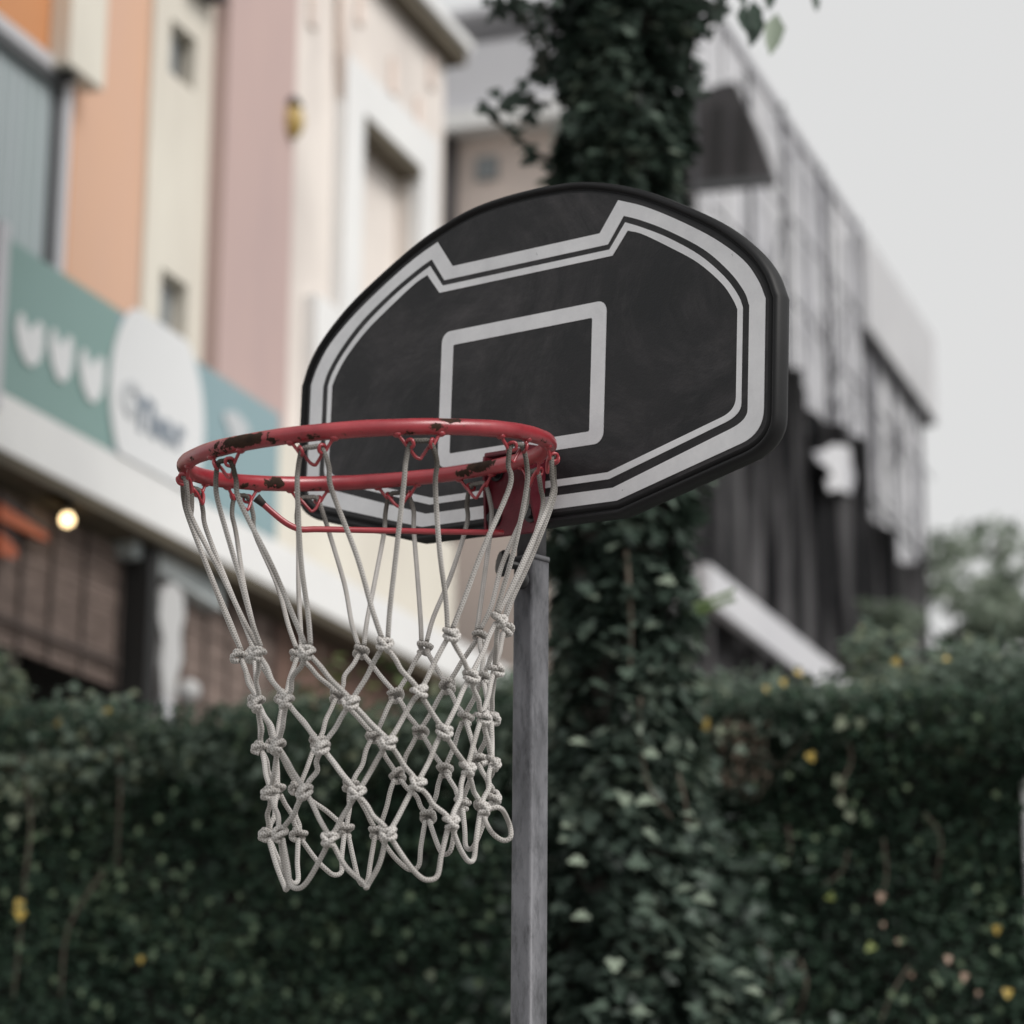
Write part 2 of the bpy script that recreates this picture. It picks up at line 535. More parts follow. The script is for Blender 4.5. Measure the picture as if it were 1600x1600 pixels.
def glow(name, col, strength):
    m, t, b = mat_new(name, col, 0.5)
    b.inputs['Emission Color'].default_value = (*col, 1)
    b.inputs['Emission Strength'].default_value = strength
    return m


# ------------------------------------------------------------------ ground
bm = bmesh.new()
bmesh.ops.create_grid(bm, x_segments=8, y_segments=8, size=900)
tag(obj('ground', bm, M['ground']), kind='structure')

# ------------------------------------------------------------------ street facades on the left
vp = ray(2350, 1880)
AZ = math.atan2(vp.x, vp.y)
u_dir = Vector((math.sin(AZ), math.cos(AZ), 0))
n_dir = Vector((math.cos(AZ), -math.sin(AZ), 0))
DIST = 6.5
F1 = Frame(n_dir * -DIST, u_dir, n_dir)


def wall_grid(name, fr, s0, s1, z0, z1, holes, mat, parent, d=(-0.35, 0.0)):
    """a wall slab with real openings, in one mesh"""
    ss = sorted({s0, s1, *[h[i] for h in holes for i in (0, 1)]})
    zs = sorted({z0, z1, *[h[i] for h in holes for i in (2, 3)]})
    bm = bmesh.new()
    cell = {}

    def solid(i, j):
        if i < 0 or j < 0 or i >= len(ss) - 1 or j >= len(zs) - 1: return False
        a, b = (ss[i] + ss[i + 1]) / 2, (zs[j] + zs[j + 1]) / 2
        return not any(h[0] < a < h[1] and h[2] < b < h[3] for h in holes)

    def quad(*p):
        bm.faces.new([bm.verts.new(fr.P(*q)) for q in p])
    d0, d1 = d
    for i in range(len(ss) - 1):
        for j in range(len(zs) - 1):
            if not solid(i, j): continue
            a, b, e, g = ss[i], ss[i + 1], zs[j], zs[j + 1]
            quad((a, d1, e), (b, d1, e), (b, d1, g), (a, d1, g))
            quad((a, d0, e), (a, d0, g), (b, d0, g), (b, d0, e))
            if not solid(i - 1, j): quad((a, d0, e), (a, d1, e), (a, d1, g), (a, d0, g))
            if not solid(i + 1, j): quad((b, d0, e), (b, d0, g), (b, d1, g), (b, d1, e))
            if not solid(i, j - 1): quad((a, d0, e), (b, d0, e), (b, d1, e), (a, d1, e))
            if not solid(i, j + 1): quad((a, d0, g), (a, d1, g), (b, d1, g), (b, d0, g))
    bmesh.ops.remove_doubles(bm, verts=bm.verts, dist=0.0005)
    return obj(name, bm, mat, parent)


def frame_bars(name, fr, h, w, d, mat, parent, mull=()):
    """window frame round an opening h = (s0, s1, z0, z1)"""
    s0, s1, z0, z1 = h
    bm = bmesh.new()
    bx(bm, fr, (s0, s0 + w), d, (z0, z1))
    bx(bm, fr, (s1 - w, s1), d, (z0, z1))
    bx(bm, fr, (s0 + w, s1 - w), d, (z1 - w, z1))
    bx(bm, fr, (s0 + w, s1 - w), d, (z0, z0 + w))
    for m in mull:
        c = s0 + (s1 - s0) * m
        bx(bm, fr, (c - w / 2, c + w / 2), d, (z0 + w, z1 - w))
    return obj(name, bm, mat, parent)


def window(fr, h, parent, frame_m, pane_m, w=0.05, dfr=(-0.16, -0.10), mull=()):
    win = frame_bars('window', fr, h, w, dfr, frame_m, parent, mull)
    fbox('pane', fr, (h[0] + w, h[1] - w), (dfr[0] + .015, dfr[0] + .03), (h[2] + w, h[3] - w), pane_m, win)
    return win


zroof = F1.Z(640, 40)
zsoff = F1.Z(0, 700, 0.5)             # underside of the shop fascia
sA, sB, sC, sD, sE = F1.S(-420, 300), F1.S(232, 250), F1.S(325, 300), F1.S(434, 300), F1.S(692, 250)
zmid = zsoff + 0.25

# striped shophouse: orange, cream and mauve bays
sh = thing('shophouse', 'striped shophouse with orange, cream and mauve plaster bays above the green sign', 'house', F1.P(sB, -3, 0))
zt = zroof + 1.4
# orange bay with the tall shutter window
hA = (F1.S(-400, 200), F1.S(104, 200), zmid, F1.Z(104, 112))
wall_grid('orange_wall', F1, sA, F1.S(112, 200) + .02, zmid, zt, [hA], M['plaster_orange'], sh)
wall_grid('apricot_wall', F1, F1.S(112, 200) + .02, sB, zmid, zt, [], M['plaster_apricot'], sh, (-.35, -.03))
wn = frame_bars('shutter_window', F1, hA, 0.07, (-0.12, 0.03), M['alu'], sh)
wn['label'] = 'wide window closed by a blue grey fluted shutter'
ns = 26
for i in range(ns):
    a = hA[0] + .07 + (hA[1] - hA[0] - .2) * i / ns
    b = hA[0] + .07 + (hA[1] - hA[0] - .2) * (i + 1) / ns
    bm = bmesh.new()
    prism(bm, F1, [(a, hA[2] + .07), (b - .008, hA[2] + .07), (b - .008, hA[3] - .07), (a, hA[3] - .07)], -.05, -.02)
    obj('slat', bm, M['curtain'], wn)
fbox('dark_edge', F1, (hA[1] - .125, hA[1] - .075), (-.03, -.004), (hA[2] + .07, hA[3] - .07), M['dark_frame'], wn)
fbox('head_track', F1, (hA[0] + .07, hA[1] - .075), (-.019, .025), (hA[3] - .13, hA[3] - .075), M['dark_frame'], wn)
# cream box pipe that ends above the shutter
pb = fbox('downpipe_box', F1, (F1.S(130, 60, .2), F1.S(186, 60, .2)), (0.002, 0.13), (F1.Z(155, 118, .2), zt), M['plaster_cream'], sh, .01)
pb['label'] = 'cream box pipe ending above the shutter'
fbox('pipe_outlet', F1, (F1.S(139, 60, .2), F1.S(150, 60, .2)), (.04, .1), (F1.Z(155, 130, .2), F1.Z(155, 118, .2) - .003), M['black'], pb)
# cream bay
h1 = (F1.S(266, 80), F1.S(306, 80), F1.Z(266, 112), F1.Z(266, 26))
h2 = (F1.S(250, 480), F1.S(292, 480), F1.Z(250, 512), F1.Z(250, 416))
wall_grid('cream_wall', F1, sB, sC, zmid, zt, [h1, h2], M['plaster_cream'], sh)
w1 = window(F1, h1, sh, M['dark_frame'], M['shade_glass'], .035, mull=(.5,))
w1['label'] = 'dark upper window in the cream bay'
fbox('curtain_edge', F1, (h1[0] + .06, h1[0] + .2), (-.099, -.07), (h1[2] + .04, h1[2] + .42), M['grey_glass'], w1)
w2 = window(F1, h2, sh, M['alu'], M['grey_glass'], .035)
w2['label'] = 'grey lower window in the cream bay'
fbox('window_blind', F1, (h2[0] + .04, h2[1] - .04), (-.099, -.08), (h2[3] - .3, h2[3] - .04), M['grey_glass'], w2)
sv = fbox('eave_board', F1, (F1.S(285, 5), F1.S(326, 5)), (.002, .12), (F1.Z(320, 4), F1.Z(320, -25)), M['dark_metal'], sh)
# mauve bay stands proud of its neighbours
wall_grid('mauve_wall', F1, sC, sD, zmid, zt, [], M['plaster_mauve'], sh, (-.35, .10))
fbox('shophouse_roof', F1, (sA - .2, sD), (-6, .35), (zt + .003, zt + .25), M['soffit'], sh)
fbox('rear_body', F1, (sA, sD), (-6, -.36), (0, zt), M['plaster_cream'], sh)

# pale pink house with white surrounds
ph = thing('pale_house', 'pale pinkish cream house with thick white window surrounds and a dark eave', 'house', F1.P((sD + sE) / 2, -3, 0))
h3 = (F1.S(549, 250), F1.S(640, 250), F1.Z(549, 470), F1.Z(549, 178))
h4 = (F1.S(505, 480), F1.S(640, 480), F1.Z(505, 640), F1.Z(505, 402))
h4 = (h4[0], h3[1], h4[2], min(h4[3], h3[2] - .5))
wall_grid('house_wall', F1, sD + .002, sE, zmid, zroof, [h3, h4], M['plaster_pale'], ph)
for h, pm, lab in ((h3, M['plaster_pale'], 'blocked upper opening in a broad white surround'), (h4, M['grey_glass'], 'lower window with grey glass and shade painted under the lintel')):
    wd = frame_bars('window', F1, (h[0] - .3, h[1] + .3, h[2] - .3, h[3] + .3), .298, (.002, .09), M['white_trim'], ph)
    wd['label'] = lab
    fbox('pane', F1, (h[0] + .002, h[1] - .002), (-.12, -.09), (h[2] + .002, h[3] - .002), pm, wd)
    fbox('lintel_shade', F1, (h[0] + .002, h[1] - .002), (-.089, .085), (h[3] - .08, h[3] - .003), M['soffit'], wd)  # dark strip paints the recess shade under the lintel
fbox('eave', F1, (sD + .002, sE + .1), (-.2, .13), (zroof + .002, zroof + .12), M['soffit'], ph)
fbox('roof', F1, (sD + .002, sE + .15), (-6, .16), (zroof + .122, zroof + .2), M['white_trim'], ph)
fbox('rear_body', F1, (sD + .002, sE), (-6, -.36), (0, zroof), M['plaster_pale'], ph)
bm = bmesh.new()
c = F1.P(F1.S(458, 190, .12), .12, F1.Z(458, 190, .12))
ball(bm, c, .07, (1, 1, 1.6))
wl = obj('wall_lamp', bm, M['lamp_yellow'], ph)
bm = bmesh.new()
cyl(bm, c + Vector((0, 0, .1)) - n_dir * .12, c + Vector((0, 0, .1)), .015, 8)
cyl(bm, c + Vector((0, 0, .105)), c + Vector((0, 0, .16)), .06, 12, .02)
obj('lamp_bracket', bm, M['black'], wl)
for (px, py) in ((612, 120), (672, 112), (652, 180), (560, 10), (486, 14)):
    s, z = F1.hit(px, py)
    bm = bmesh.new()
    bx(bm, F1, (s - .05, s + .05), (.001, .03), (z - .13, z + .13), .01)
    obj('wall_vent', bm, M['plaster_beige'], ph)
bm = bmesh.new()
s, z = F1.hit(522, 40)
tube(bm, [F1.P(s, .05, z + .9), F1.P(s + .01, .05, z), F1.P(s + .05, .05, z - .5)], .03, 8)
obj('drain_pipe', bm, M['plaster_beige'], ph)

# shop sign with tulips and a disc of letters
DS = 0.5
sg = thing('shop_sign', 'long pale green shop sign with white tulips and a white lettered disc', 'sign', F1.P(F1.S(200, 600, DS), DS, 0))
s0, s1 = F1.S(3, 500, DS), F1.S(436, 700, DS)
zs0, zs1 = F1.Z(5, 612, DS), F1.Z(20, 376, DS)
M['sign_green'] = grimy('pale_green_sign_print', (0.23, 0.36, 0.345), (0.19, 0.31, 0.28), 0.4, (.5, .5, .5), .8, .3, .7, .02)
M['sign_blue'] = grimy('grey_blue_sign_print', (0.27, 0.37, 0.42), (0.22, 0.34, 0.36), 0.4, (.5, .5, .5), .8, .3, .7, .02)
M['sign_white'] = mat_new('white_sign_print', (0.74, 0.75, 0.76), 0.4)[0]
M['letter'] = mat_new('slate_letter_print', (0.22, 0.26, 0.31), 0.4)[0]
M['letter_pale'] = mat_new('pale_letter_print', (0.5, 0.52, 0.54), 0.4)[0]
sm = F1.S(180, 600, DS)
fbox('sign_panel', F1, (s0, sm), (DS - .08, DS), (zs0, zs1), M['sign_green'], sg)
fbox('sign_panel', F1, (sm + .002, s1), (DS - .08, DS), (zs0, zs1), M['sign_blue'], sg)
# tulips
zc0 = (zs0 + zs1) / 2


def tulip_pts(cx, cz, w, h):
    base = [(-.48, .40), (-.32, .46), (-.16, .26), (-.02, .18), (.12, .34), (.30, .50), (.46, .44), (.52, .10), (.42, -.28), (.14, -.5), (-.10, -.5), (-.38, -.27), (-.53, .05)]
    return [(cx + a * w, cz + b * h) for a, b in base]


for k, (px, py, w, h) in enumerate(((44, 532, 50, 78), (93, 556, 42, 80), (141, 588, 44, 80))):
    cx, cz = F1.hit(px, py, DS)
    ww = F1.S(px + w / 2, py, DS) - F1.S(px - w / 2, py, DS)
    hh = F1.Z(px, py - h / 2, DS) - F1.Z(px, py + h / 2, DS)
    bm = bmesh.new()
    prism(bm, F1, tulip_pts(cx, cz, ww * .86, hh), DS + .003, DS + .012)
    obj('tulip_emblem', bm, M['sign_white'], sg)
# the white disc, cropped by the sign's top and bottom edge
cs, cz = F1.hit(240, 655, DS)
rs = (F1.S(316, 655, DS) - F1.S(166, 655, DS)) / 2
cs = (F1.S(316, 655, DS) + F1.S(166, 655, DS)) / 2
rz = rs * 1.05
pts = []
for k in range(48):
    a = 2 * math.pi * k / 48
    pts.append((cs + rs * math.cos(a), max(zs0 - .0, min(zs1 + .06, zc0 - .02 + rz * math.sin(a)))))
cl = []
for p in pts:
    if not cl or (Vector(p) - Vector(cl[-1])).length > 1e-4: cl.append(p)
bm = bmesh.new()
prism(bm, F1, cl, DS + .003, DS + .014)
obj('logo_disc', bm, M['sign_white'], sg)


def letter(ch, px, py, hpx, mat, parent, dd, name='letter'):
    cu = bpy.data.curves.new(name, 'FONT')
    cu.body = ch
    s, z = F1.hit(px, py, dd)
    z2 = F1.Z(px, py - hpx, dd)
    cu.size = (z2 - z) * 1.35
    cu.extrude = .004
    cu.offset = .012
    o = bpy.data.objects.new(name, cu)
    C.objects.link(o)
    o.parent = parent
    m = Matrix((u_dir, Vector((0, 0, 1)), n_dir)).transposed().to_4x4()
    m.translation = F1.P(s, dd, z) - rootloc(parent)
    o.matrix_local = m
    cu.materials.append(mat)
    me = bpy.data.meshes.new_from_object(o)
    o2 = bpy.data.objects.new(name, me)
    C.objects.link(o2)
    o2.parent = parent
    o2.matrix_local = m
    bpy.data.objects.remove(o)
    return o2


letter('C', 190, 640, 54, M['letter_pale'], sg, DS + .019)
for ch, px, py, hp in (('Y', 210, 664, 56), ('b', 234, 676, 50), ('a', 254, 686, 50), ('r', 273, 696, 50)):
    letter(ch, px, py, hp, M['letter'], sg, DS + .019)
# small faded picture at the right end
s, z = F1.hit(368, 668, DS)
bm = bmesh.new()
prism(bm, F1, [(s + .14 * math.cos(a) * (1 + .25 * math.sin(3 * a)), z + .08 * math.sin(a)) for a in [2 * math.pi * k / 20 for k in range(20)]], DS + .003, DS + .008)
obj('printed_picture', bm, M['letter_pale'], sg)
fbox('end_post', F1, (s0 - .09, s0 - .002), (DS - .1, DS + .02), (zs0 - .1, zs1 + .05), M['alu'], sg)

# white fascia below the sign and its dark soffit
fa = thing('shop_fascia', 'long white fascia board running along the shop fronts below the sign', 'fascia', F1.P(F1.S(300, 800, DS), DS, 0))
sf1 = F1.S(905, 1010, DS)
fbox('fascia_board', F1, (sA, sf1), (DS - .12, DS + .001), (zsoff, zs0 - .004), M['white_trim'], fa)
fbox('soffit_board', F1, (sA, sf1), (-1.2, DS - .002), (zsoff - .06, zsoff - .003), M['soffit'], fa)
sb = F1.S(436, 700, DS) + .01
fbox('cream_band', F1, (sb, F1.S(700, 850, .25)), (.12, .30), (zs0 - .003, F1.Z(470, 700, .3)), M['plaster_cream'], fa)
fbox('gold_trim', F1, (F1.S(92, 770, DS), F1.S(130, 785, DS)), (DS - .1, DS - .01), (zsoff - .06, zsoff - .004), M['lamp_yellow'], fa)

# timber shop front under the fascia
DW = 0.28
tf = thing('timber_storefront', 'dark shop front with grey brown woven blinds and timber under the white fascia'  , 'storefront', F1.P(F1.S(200, 950, DW), DW, 0))
zb = F1.Z(90, 1040, DW)
sP = F1.S(197, 950, DW)
k = 0
s = F1.S(-60, 950, DW)
edges = [F1.S(x, 950, DW) for x in (-60, -15, 28, 76, 128, 184)]
M['blind'] = grimy('woven_cane_blind', (0.25, 0.19, 0.165), (0.11, 0.082, 0.07), 0.85, (2, 2, 9), 3.0, .3, .7)


def blind(a, b, z0, z1, rows):
    zl_ = np.linspace(z0, z1, rows + 1)
    for j in range(rows):
        fbox('slat', F1, (a, b), (DW - .02, DW + random.uniform(-.006, .006)), (zl_[j] + .004, zl_[j + 1] - .004), M['blind'], tf)


blind(edges[0], edges[-1], zb, zsoff - .07, 22)
for e in edges:
    fbox('blind_tape', F1, (e - .012, e + .012), (DW + .008, DW + .016), (zb - .01, zsoff - .07), M['batten_wood'], tf)
fbox('bottom_rail', F1, (edges[0], edges[-1]), (DW + .018, DW + .03), (zb + .1, zb + .13), M['batten_wood'], tf)
fbox('post', F1, (sP - .05, sP + .05), (DW - .1, DW + .15), (0, zsoff - .065), M['black'], tf)
e2 = [F1.S(x, 980, DW) for x in (214, 250, 285, 320, 355, 390, 425, 460, 500, 540, 580, 620, 660, 700, 740, 790, 840, 900)]
blind(e2[0], e2[6] - .01, .9, zsoff - .07, 30)
for e in e2[:7]:
    fbox('blind_tape', F1, (e - .012, e + .012), (DW + .008, DW + .016), (.9, zsoff - .07), M['batten_wood'], tf)
for i in range(6, len(e2) - 1):
    fbox('plank', F1, (e2[i] + .008, e2[i + 1] - .008), (DW - .05, DW + random.uniform(-.008, .012)), (0.9, zsoff - .07), M['timber_brown'], tf)
fbox('dark_interior', F1, (sA, F1.S(905, 1010, DW)), (-1.3, -1.25), (0, zsoff - .07), M['black'], tf)  # black sheet standing in for the unlit depth of the shop
fbox('side_return', F1, (sP + .08, sP + .1), (-1.24, DW - .06), (0, zsoff - .07), M['black'], tf)

# banner, lamp, strips and white board in the shop front
bs = [F1.S(x, 880, .38) for x in (207, 350)]
hb = thing('hanging_banner', 'faded grey white banner hanging under the soffit right of the black post', 'banner', F1.P(bs[0], .38, 0))
bm = bmesh.new()
prism(bm, F1, [(bs[0], F1.Z(207, 866, .38)), (bs[1], F1.Z(207, 888, .38)), (bs[1], F1.Z(207, 825, .38)), (bs[0], F1.Z(207, 815, .38))], .03, .38)
obj('banner_cloth', bm, grimy('faded_banner', (.72, .75, .75), (.36, .41, .42), .7, (1, 1, 1), 2.5), hb)
fbox('banner_rail', F1, (bs[0], bs[1]), (.35, .39), (F1.Z(207, 813, .38), F1.Z(207, 805, .38)), M['alu'], hb)

s, z = F1.hit(105, 812, .42)
lp = thing('shop_lamp', 'small lit warm white lamp in front of the woven blind', 'lamp', F1.P(s, .42, z))
bm = bmesh.new()
ball(bm, F1.P(s, .42, z), .03)
obj('bulb', bm, glow('lit_bulb', (1.0, 0.72, 0.38), 3.0), lp)
bm = bmesh.new()
cyl(bm, F1.P(s, .42, z + .032), F1.P(s, .42, z + .08), .022, 12)
cyl(bm, F1.P(s, .42, z + .10), F1.P(s, .42, zsoff - .06), .006, 6)
obj('lamp_holder', bm, M['black'], lp)

for (pa, pb_, hh, lab) in (((-5, 798), (70, 838), .04, 'upper orange strip sloping across the blind beside the lamp'), ((-5, 848), (22, 862), .055, 'lower short orange strip on the blind near the frame edge')):
    o = thing('orange_strip', lab, 'sign strip', F1.P(F1.S(*pa, 0), 0, 0), 'orange strips on the shop blinds')
    a, b = F1.hit(*pa, .345), F1.hit(*pb_, .345)
    bm = bmesh.new()
    prism(bm, F1, [(a[0], a[1] - hh), (b[0], b[1] - hh * .6), (b[0], b[1] + hh * .3), (a[0], a[1] + hh)], .335, .36)
    obj('strip_face', bm, M['orange_strip'], o)
    bm = bmesh.new()
    prism(bm, F1, [(a[0], a[1] + hh + .002), (b[0], b[1] + hh * .3 + .002), (b[0], b[1] + hh * .3 + .02), (a[0], a[1] + hh + .02)], .33, .365)
    obj('strip_trim', bm, M['dark_metal'], o)

dd = .40
wb = thing('white_cutout', 'tall narrow white cut-out board standing against the woven blind', 'board', F1.P(F1.S(268, 1000, dd), dd, 0))
outl = [(256, 1092), (252, 1040), (256, 1000), (249, 965), (252, 930), (263, 912), (276, 912), (287, 930), (289, 962), (283, 990), (285, 1030), (276, 1062), (277, 1092)]
bm = bmesh.new()
prism(bm, F1, [F1.hit(x, y, dd) for x, y in outl], dd - .03, dd)
obj('board_face', bm, M['white_plastic'], wb)
fbox('board_foot', F1, (F1.S(255, 1090, dd), F1.S(272, 1090, dd)), (dd - .03, dd), (0.0, F1.Z(260, 1090, dd) - .002), M['alu'], wb)
dd = .45
s, z = F1.hit(295, 1080, dd)
gl = thing('globe_light', 'small round white globe on a dark stem at the foot of the white board', 'lamp', F1.P(s, dd, 0))
bm = bmesh.new()
ball(bm, F1.P(s, dd, z), .06)
obj('globe', bm, M['white_plastic'], gl)
bm = bmesh.new()
cyl(bm, F1.P(s, dd, 0), F1.P(s, dd, z - .055), .018, 8)
obj('stem', bm, M['black'], gl)

# ------------------------------------------------------------------ the white building beyond
r0 = ray(690, 100)
P0 = Vector((r0.x / r0.y * 20.0, 20.0, 0))
FE = Frame(P0, n_dir, -u_dir)              # end wall, facing the camera
sCor = FE.S(1086, 300)
corner = FE.P(sCor, 0, 0)
FS = Frame(corner, u_dir, n_dir)           # street wall
zr = (FS.Z(1440, 522) + FS.Z(1200, 145)) / 2
L2 = FS.S(1444, 700)
wbd = thing('white_building', 'large white building with a black stained street wall at the far right', 'building', FE.P(sCor / 2, -3, 0))
zl = FE.Z(760, 205)
fbox('street_wall', FS, (.0, L2), (-.3, 0), (0, zr), M['white_wall'], wbd)
fbox('end_wall', FE, (-.6, sCor - .303), (-.12, .0), (zl, FE.Z(760, 66)), M['grey_wall'], wbd)
fbox('end_wall_upper', FE, (-.6, sCor - .001), (-1.2, -.5), (FE.Z(760, 66), zr), M['white_trim'], wbd)
fbox('ledge', FE, (-.6, sCor - .3), (-.12, .14), (FE.Z(760, 206), FE.Z(760, 178)), M['white_trim'], wbd)
fbox('lower_wall', FE, (-.6, FE.S(852, 900)), (-.3, -.1), (0, FE.Z(760, 206) - .003), M['plaster_beige'], wbd)
fbox('lower_wall', FE, (FE.S(852, 900) + .002, sCor - .303), (-.3, -.13), (0, FE.Z(760, 206) - .003), M['teal_wall'], wbd)
bm = bmesh.new()
s = FE.S(702, 260)
tube(bm, [FE.P(s, -.03, FE.Z(702, 212)), FE.P(s, -.03, 0)], .05, 8)
obj('drain_pipe', bm, M['dark_metal'], wbd)
sh0 = FE.S(730, 260)
fbox('dark_vent', FE, (FE.S(738, 260), FE.S(772, 260)), (-.098, -.07), (FE.Z(750, 275), FE.Z(750, 240)), M['grey_glass'], wbd)
# cornice band and roof edge
fbox('roof_edge', FS, (-.05, L2 + .05), (-6, .05), (zr + .002, zr + .06), M['alu'], wbd)
zc = FS.Z(1440, 655)
sc0 = FS.S(1336, 560)
fbox('cornice', FS, (sc0, L2 + .03), (.002, .14), (zc, zc + .95), M['band_paint'], wbd)
fbox('cornice_soffit', FS, (sc0, L2 + .03), (.002, .13), (zc - .05, zc - .003), M['dark_metal'], wbd)
for (x, y, w, h) in ((1372, 452, 16, 55), (1416, 535, 14, 45)):
    s, z = FS.hit(x, y, 0)
    wdw = (s - .22, s + .22, z - .35, z + .3)
    o = frame_bars('window', FS, wdw, .05, (.002, .06), M['alu'], wbd)
    fbox('pane', FS, (wdw[0] + .05, wdw[1] - .05), (.003, .03), (wdw[2] + .05, wdw[3] - .05), M['shade_glass'], o)
# pilasters and thin poles standing against the wall
for x, y, wd_, dp, m in ((1262, 400, .12, .03, 'white_wall'), (1333, 520, .16, .04, 'grey_wall'),
                         (1362, 600, .08, .03, 'white_wall'), (1395, 640, .12, .03, 'grey_wall'), (1425, 700, .10, .03, 'white_wall')):
    s = FS.S(x, y)
    fbox('pilaster', FS, (s - wd_ / 2, s + wd_ / 2), (.002, dp), (1.0, (zr - .25) if s < sc0 else zc - .08), M[m], wbd)
rgs = random.Random(3)


def scaff(a, b, r, name):
    bm = bmesh.new()
    pp = [a.lerp(b, q) + Vector((rgs.gauss(0, .012), rgs.gauss(0, .012), rgs.gauss(0, .012))) for q in np.linspace(0, 1, 7)]
    tube(bm, pp, r, 6)
    return obj(name, bm, M['scaffold'], wbd)


ztop = zr - .06
svs = [FS.S(1100, 300, .2)] + [FS.S(x, 400, .08) for x in (1140, 1178, 1218, 1236, 1258, 1283, 1302, 1321, 1336, 1352, 1366, 1380, 1394, 1408, 1421, 1433)]
for i, s in enumerate(svs):
    d_ = .06 if i % 3 else .12
    scaff(FS.P(s, d_, 2.0), FS.P(s + rgs.gauss(0, .03), d_, ztop - (0 if i % 4 else .3) if s < sc0 else zc + rgs.uniform(-.1, .5)), rgs.choice((.009, .012, .016, .022)), 'scaffold_pole')
for k, z in enumerate((zr - .35, zr - 1.0, zr - 1.75, zr - 2.6, zr - 3.4, zr - 4.3)):
    scaff(FS.P(.2 if k else 1.0, .09, z), FS.P(L2 - .1, .09, z + rgs.gauss(0, .02)), rgs.choice((.007, .011)), 'scaffold_ledger')
for k in range(26):
    s = rgs.uniform(.6, L2 - 1.2)
    z = rgs.uniform(zr - 4.2, zr - 1.2)
    scaff(FS.P(s, .1, z), FS.P(s + rgs.choice((.5, .8)), .1, z + rgs.uniform(.5, .9) * rgs.choice((-1, 1))), rgs.choice((.007, .011)), 'scaffold_brace')
# projecting dark screen beside the trunk
sc = thing('roof_screen', 'dark sheet screen projecting from the white wall beside the ivy trunk', 'screen', FS.P(.7, .4, 0))
FX = Frame(FS.P(FS.S(1076, 215), 0, 0), n_dir, -u_dir)
outl = [(1060, 148), (1100, 142), (1120, 132), (1148, 127), (1178, 190), (1208, 272), (1205, 281), (1095, 292), (1060, 292)]
bm = bmesh.new()
prism(bm, FX, [FX.hit(x, y) for x, y in outl], -.14, 0)
obj('screen_sheet', bm, M['dark_metal'], sc)
a, b = FX.hit(1090, 288), FX.hit(1206, 279)
bm = bmesh.new()
prism(bm, FX, [(a[0], a[1] - .05), (b[0], b[1] - .05), (b[0], b[1]), (a[0], a[1])], .003, .05)
obj('screen_rail', bm, M['dark_frame'], sc)
for x0, x1 in ((1120, 1124), (1160, 1165)):
    bm = bmesh.new()
    p, q = FX.hit(x0, 286), FX.hit(x1, 165)
    prism(bm, FX, [(p[0] - .02, p[1]), (p[0] + .02, p[1]), (q[0] + .02, q[1]), (q[0] - .02, q[1])], .003, .03)
    obj('screen_batten', bm, M['black'], sc)

# black netting draped over the lower part of the street wall, with folds
top = [(1020, 560), (1100, 572), (1200, 568), (1236, 580), (1258, 612), (1280, 655), (1300, 668), (1322, 678), (1335, 688), (1338, 775), (1350, 806), (1380, 834), (1391, 838), (1393, 874), (1420, 880), (1447, 868), (1460, 868)]


def top_y(x):
    # the upper edge as one height per column
    best = None
    for (x0, y0), (x1, y1) in zip(top[:-1], top[1:]):
        if min(x0, x1) <= x <= max(x0, x1) and x0 != x1:
            y = y0 + (y1 - y0) * (x - x0) / (x1 - x0)
            best = y if best is None else max(best, y)
    return 560 if best is None else best


bn = thing('black_netting', 'soot black netting draped in vertical folds over the lower street wall', 'netting', FS.P(3, .3, 0))
bm = bmesh.new()
cols = []
nx = 150
for i in range(nx):
    x = 1088 + (1446 - 1088) * i / (nx - 1)
    y = top_y(x)
    s, zt_ = FS.hit(x, y, .33)
    col = []
    for j in range(10):
        f = j / 9
        d = .36 + .07 * math.sin(s * 5.2 + 1.5 * math.sin(s * 1.7) + f * .6) + .04 * math.sin(s * 13 + f * 2)
        col.append(bm.verts.new(FS.P(s, d, zt_ * (1 - f) + .3 * f)))
    cols.append(col)
for a, b in zip(cols[:-1], cols[1:]):
    for j in range(9): bm.faces.new((a[j], a[j + 1], b[j + 1], b[j])).smooth = True
g = bmesh.ops.solidify(bm, geom=bm.faces[:], thickness=.012)
obj('netting_sheet', bm, M['soot'], bn)
bm = bmesh.new()
prism(bm, FS, [FS.hit(x, y, .50) for x, y in ((1270, 706), (1290, 703), (1304, 694), (1328, 698), (1331, 725), (1336, 745), (1330, 772), (1312, 764), (1296, 768), (1291, 752), (1302, 744), (1292, 728), (1280, 722))], .485, .50)
obj('white_patch', bm, M['white_wall'], bn)
bm = bmesh.new()
tube(bm, [FS.P(.1, .28, FS.Z(1240, 640, .3)), FS.P(L2, .28, FS.Z(1240, 640, .3))], .02, 6)
obj('netting_rail', bm, M['dark_frame'], bn)

# sloping-in-view white awning fascia in front of the netting
da = .62
aw = thing('white_awning', 'broad white awning board in front of the black netting above the hedge', 'awning', FS.P(FS.S(1180, 950, da), da, 0))
a0, a1 = FS.S(1110, 900, da), FS.S(1335, 1040, da)
za1, za0 = FS.Z(1112, 882, da), FS.Z(1180, 995, da)
fbox('awning_board', FS, (a0, a1), (da - .08, da), (za0, za1), M['grey_wall'], aw, .01)
fbox('awning_roof', FS, (a0 + .01, a1), (.47, da - .081), (za1 - .08, za1 - .02), M['grey_wall'], aw)
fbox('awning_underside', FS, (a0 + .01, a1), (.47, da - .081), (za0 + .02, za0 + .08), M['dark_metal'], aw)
for k in range(4):
    sq = a0 + .3 + k * (a1 - a0 - .5) / 3
    fbox('awning_post', FS, (sq, sq + .07), (.5, da - .085), (0, za0 + .018), M['dark_metal'], aw)

# ------------------------------------------------------------------ foliage helpers
MID = [(0, 0, 0), (0, .42, -.05), (0, 1.0, 0.06)]
RT = [(.30, -.10, .06), (.52, .24, .10), (.27, .42, .06), (.28, .66, .07)]


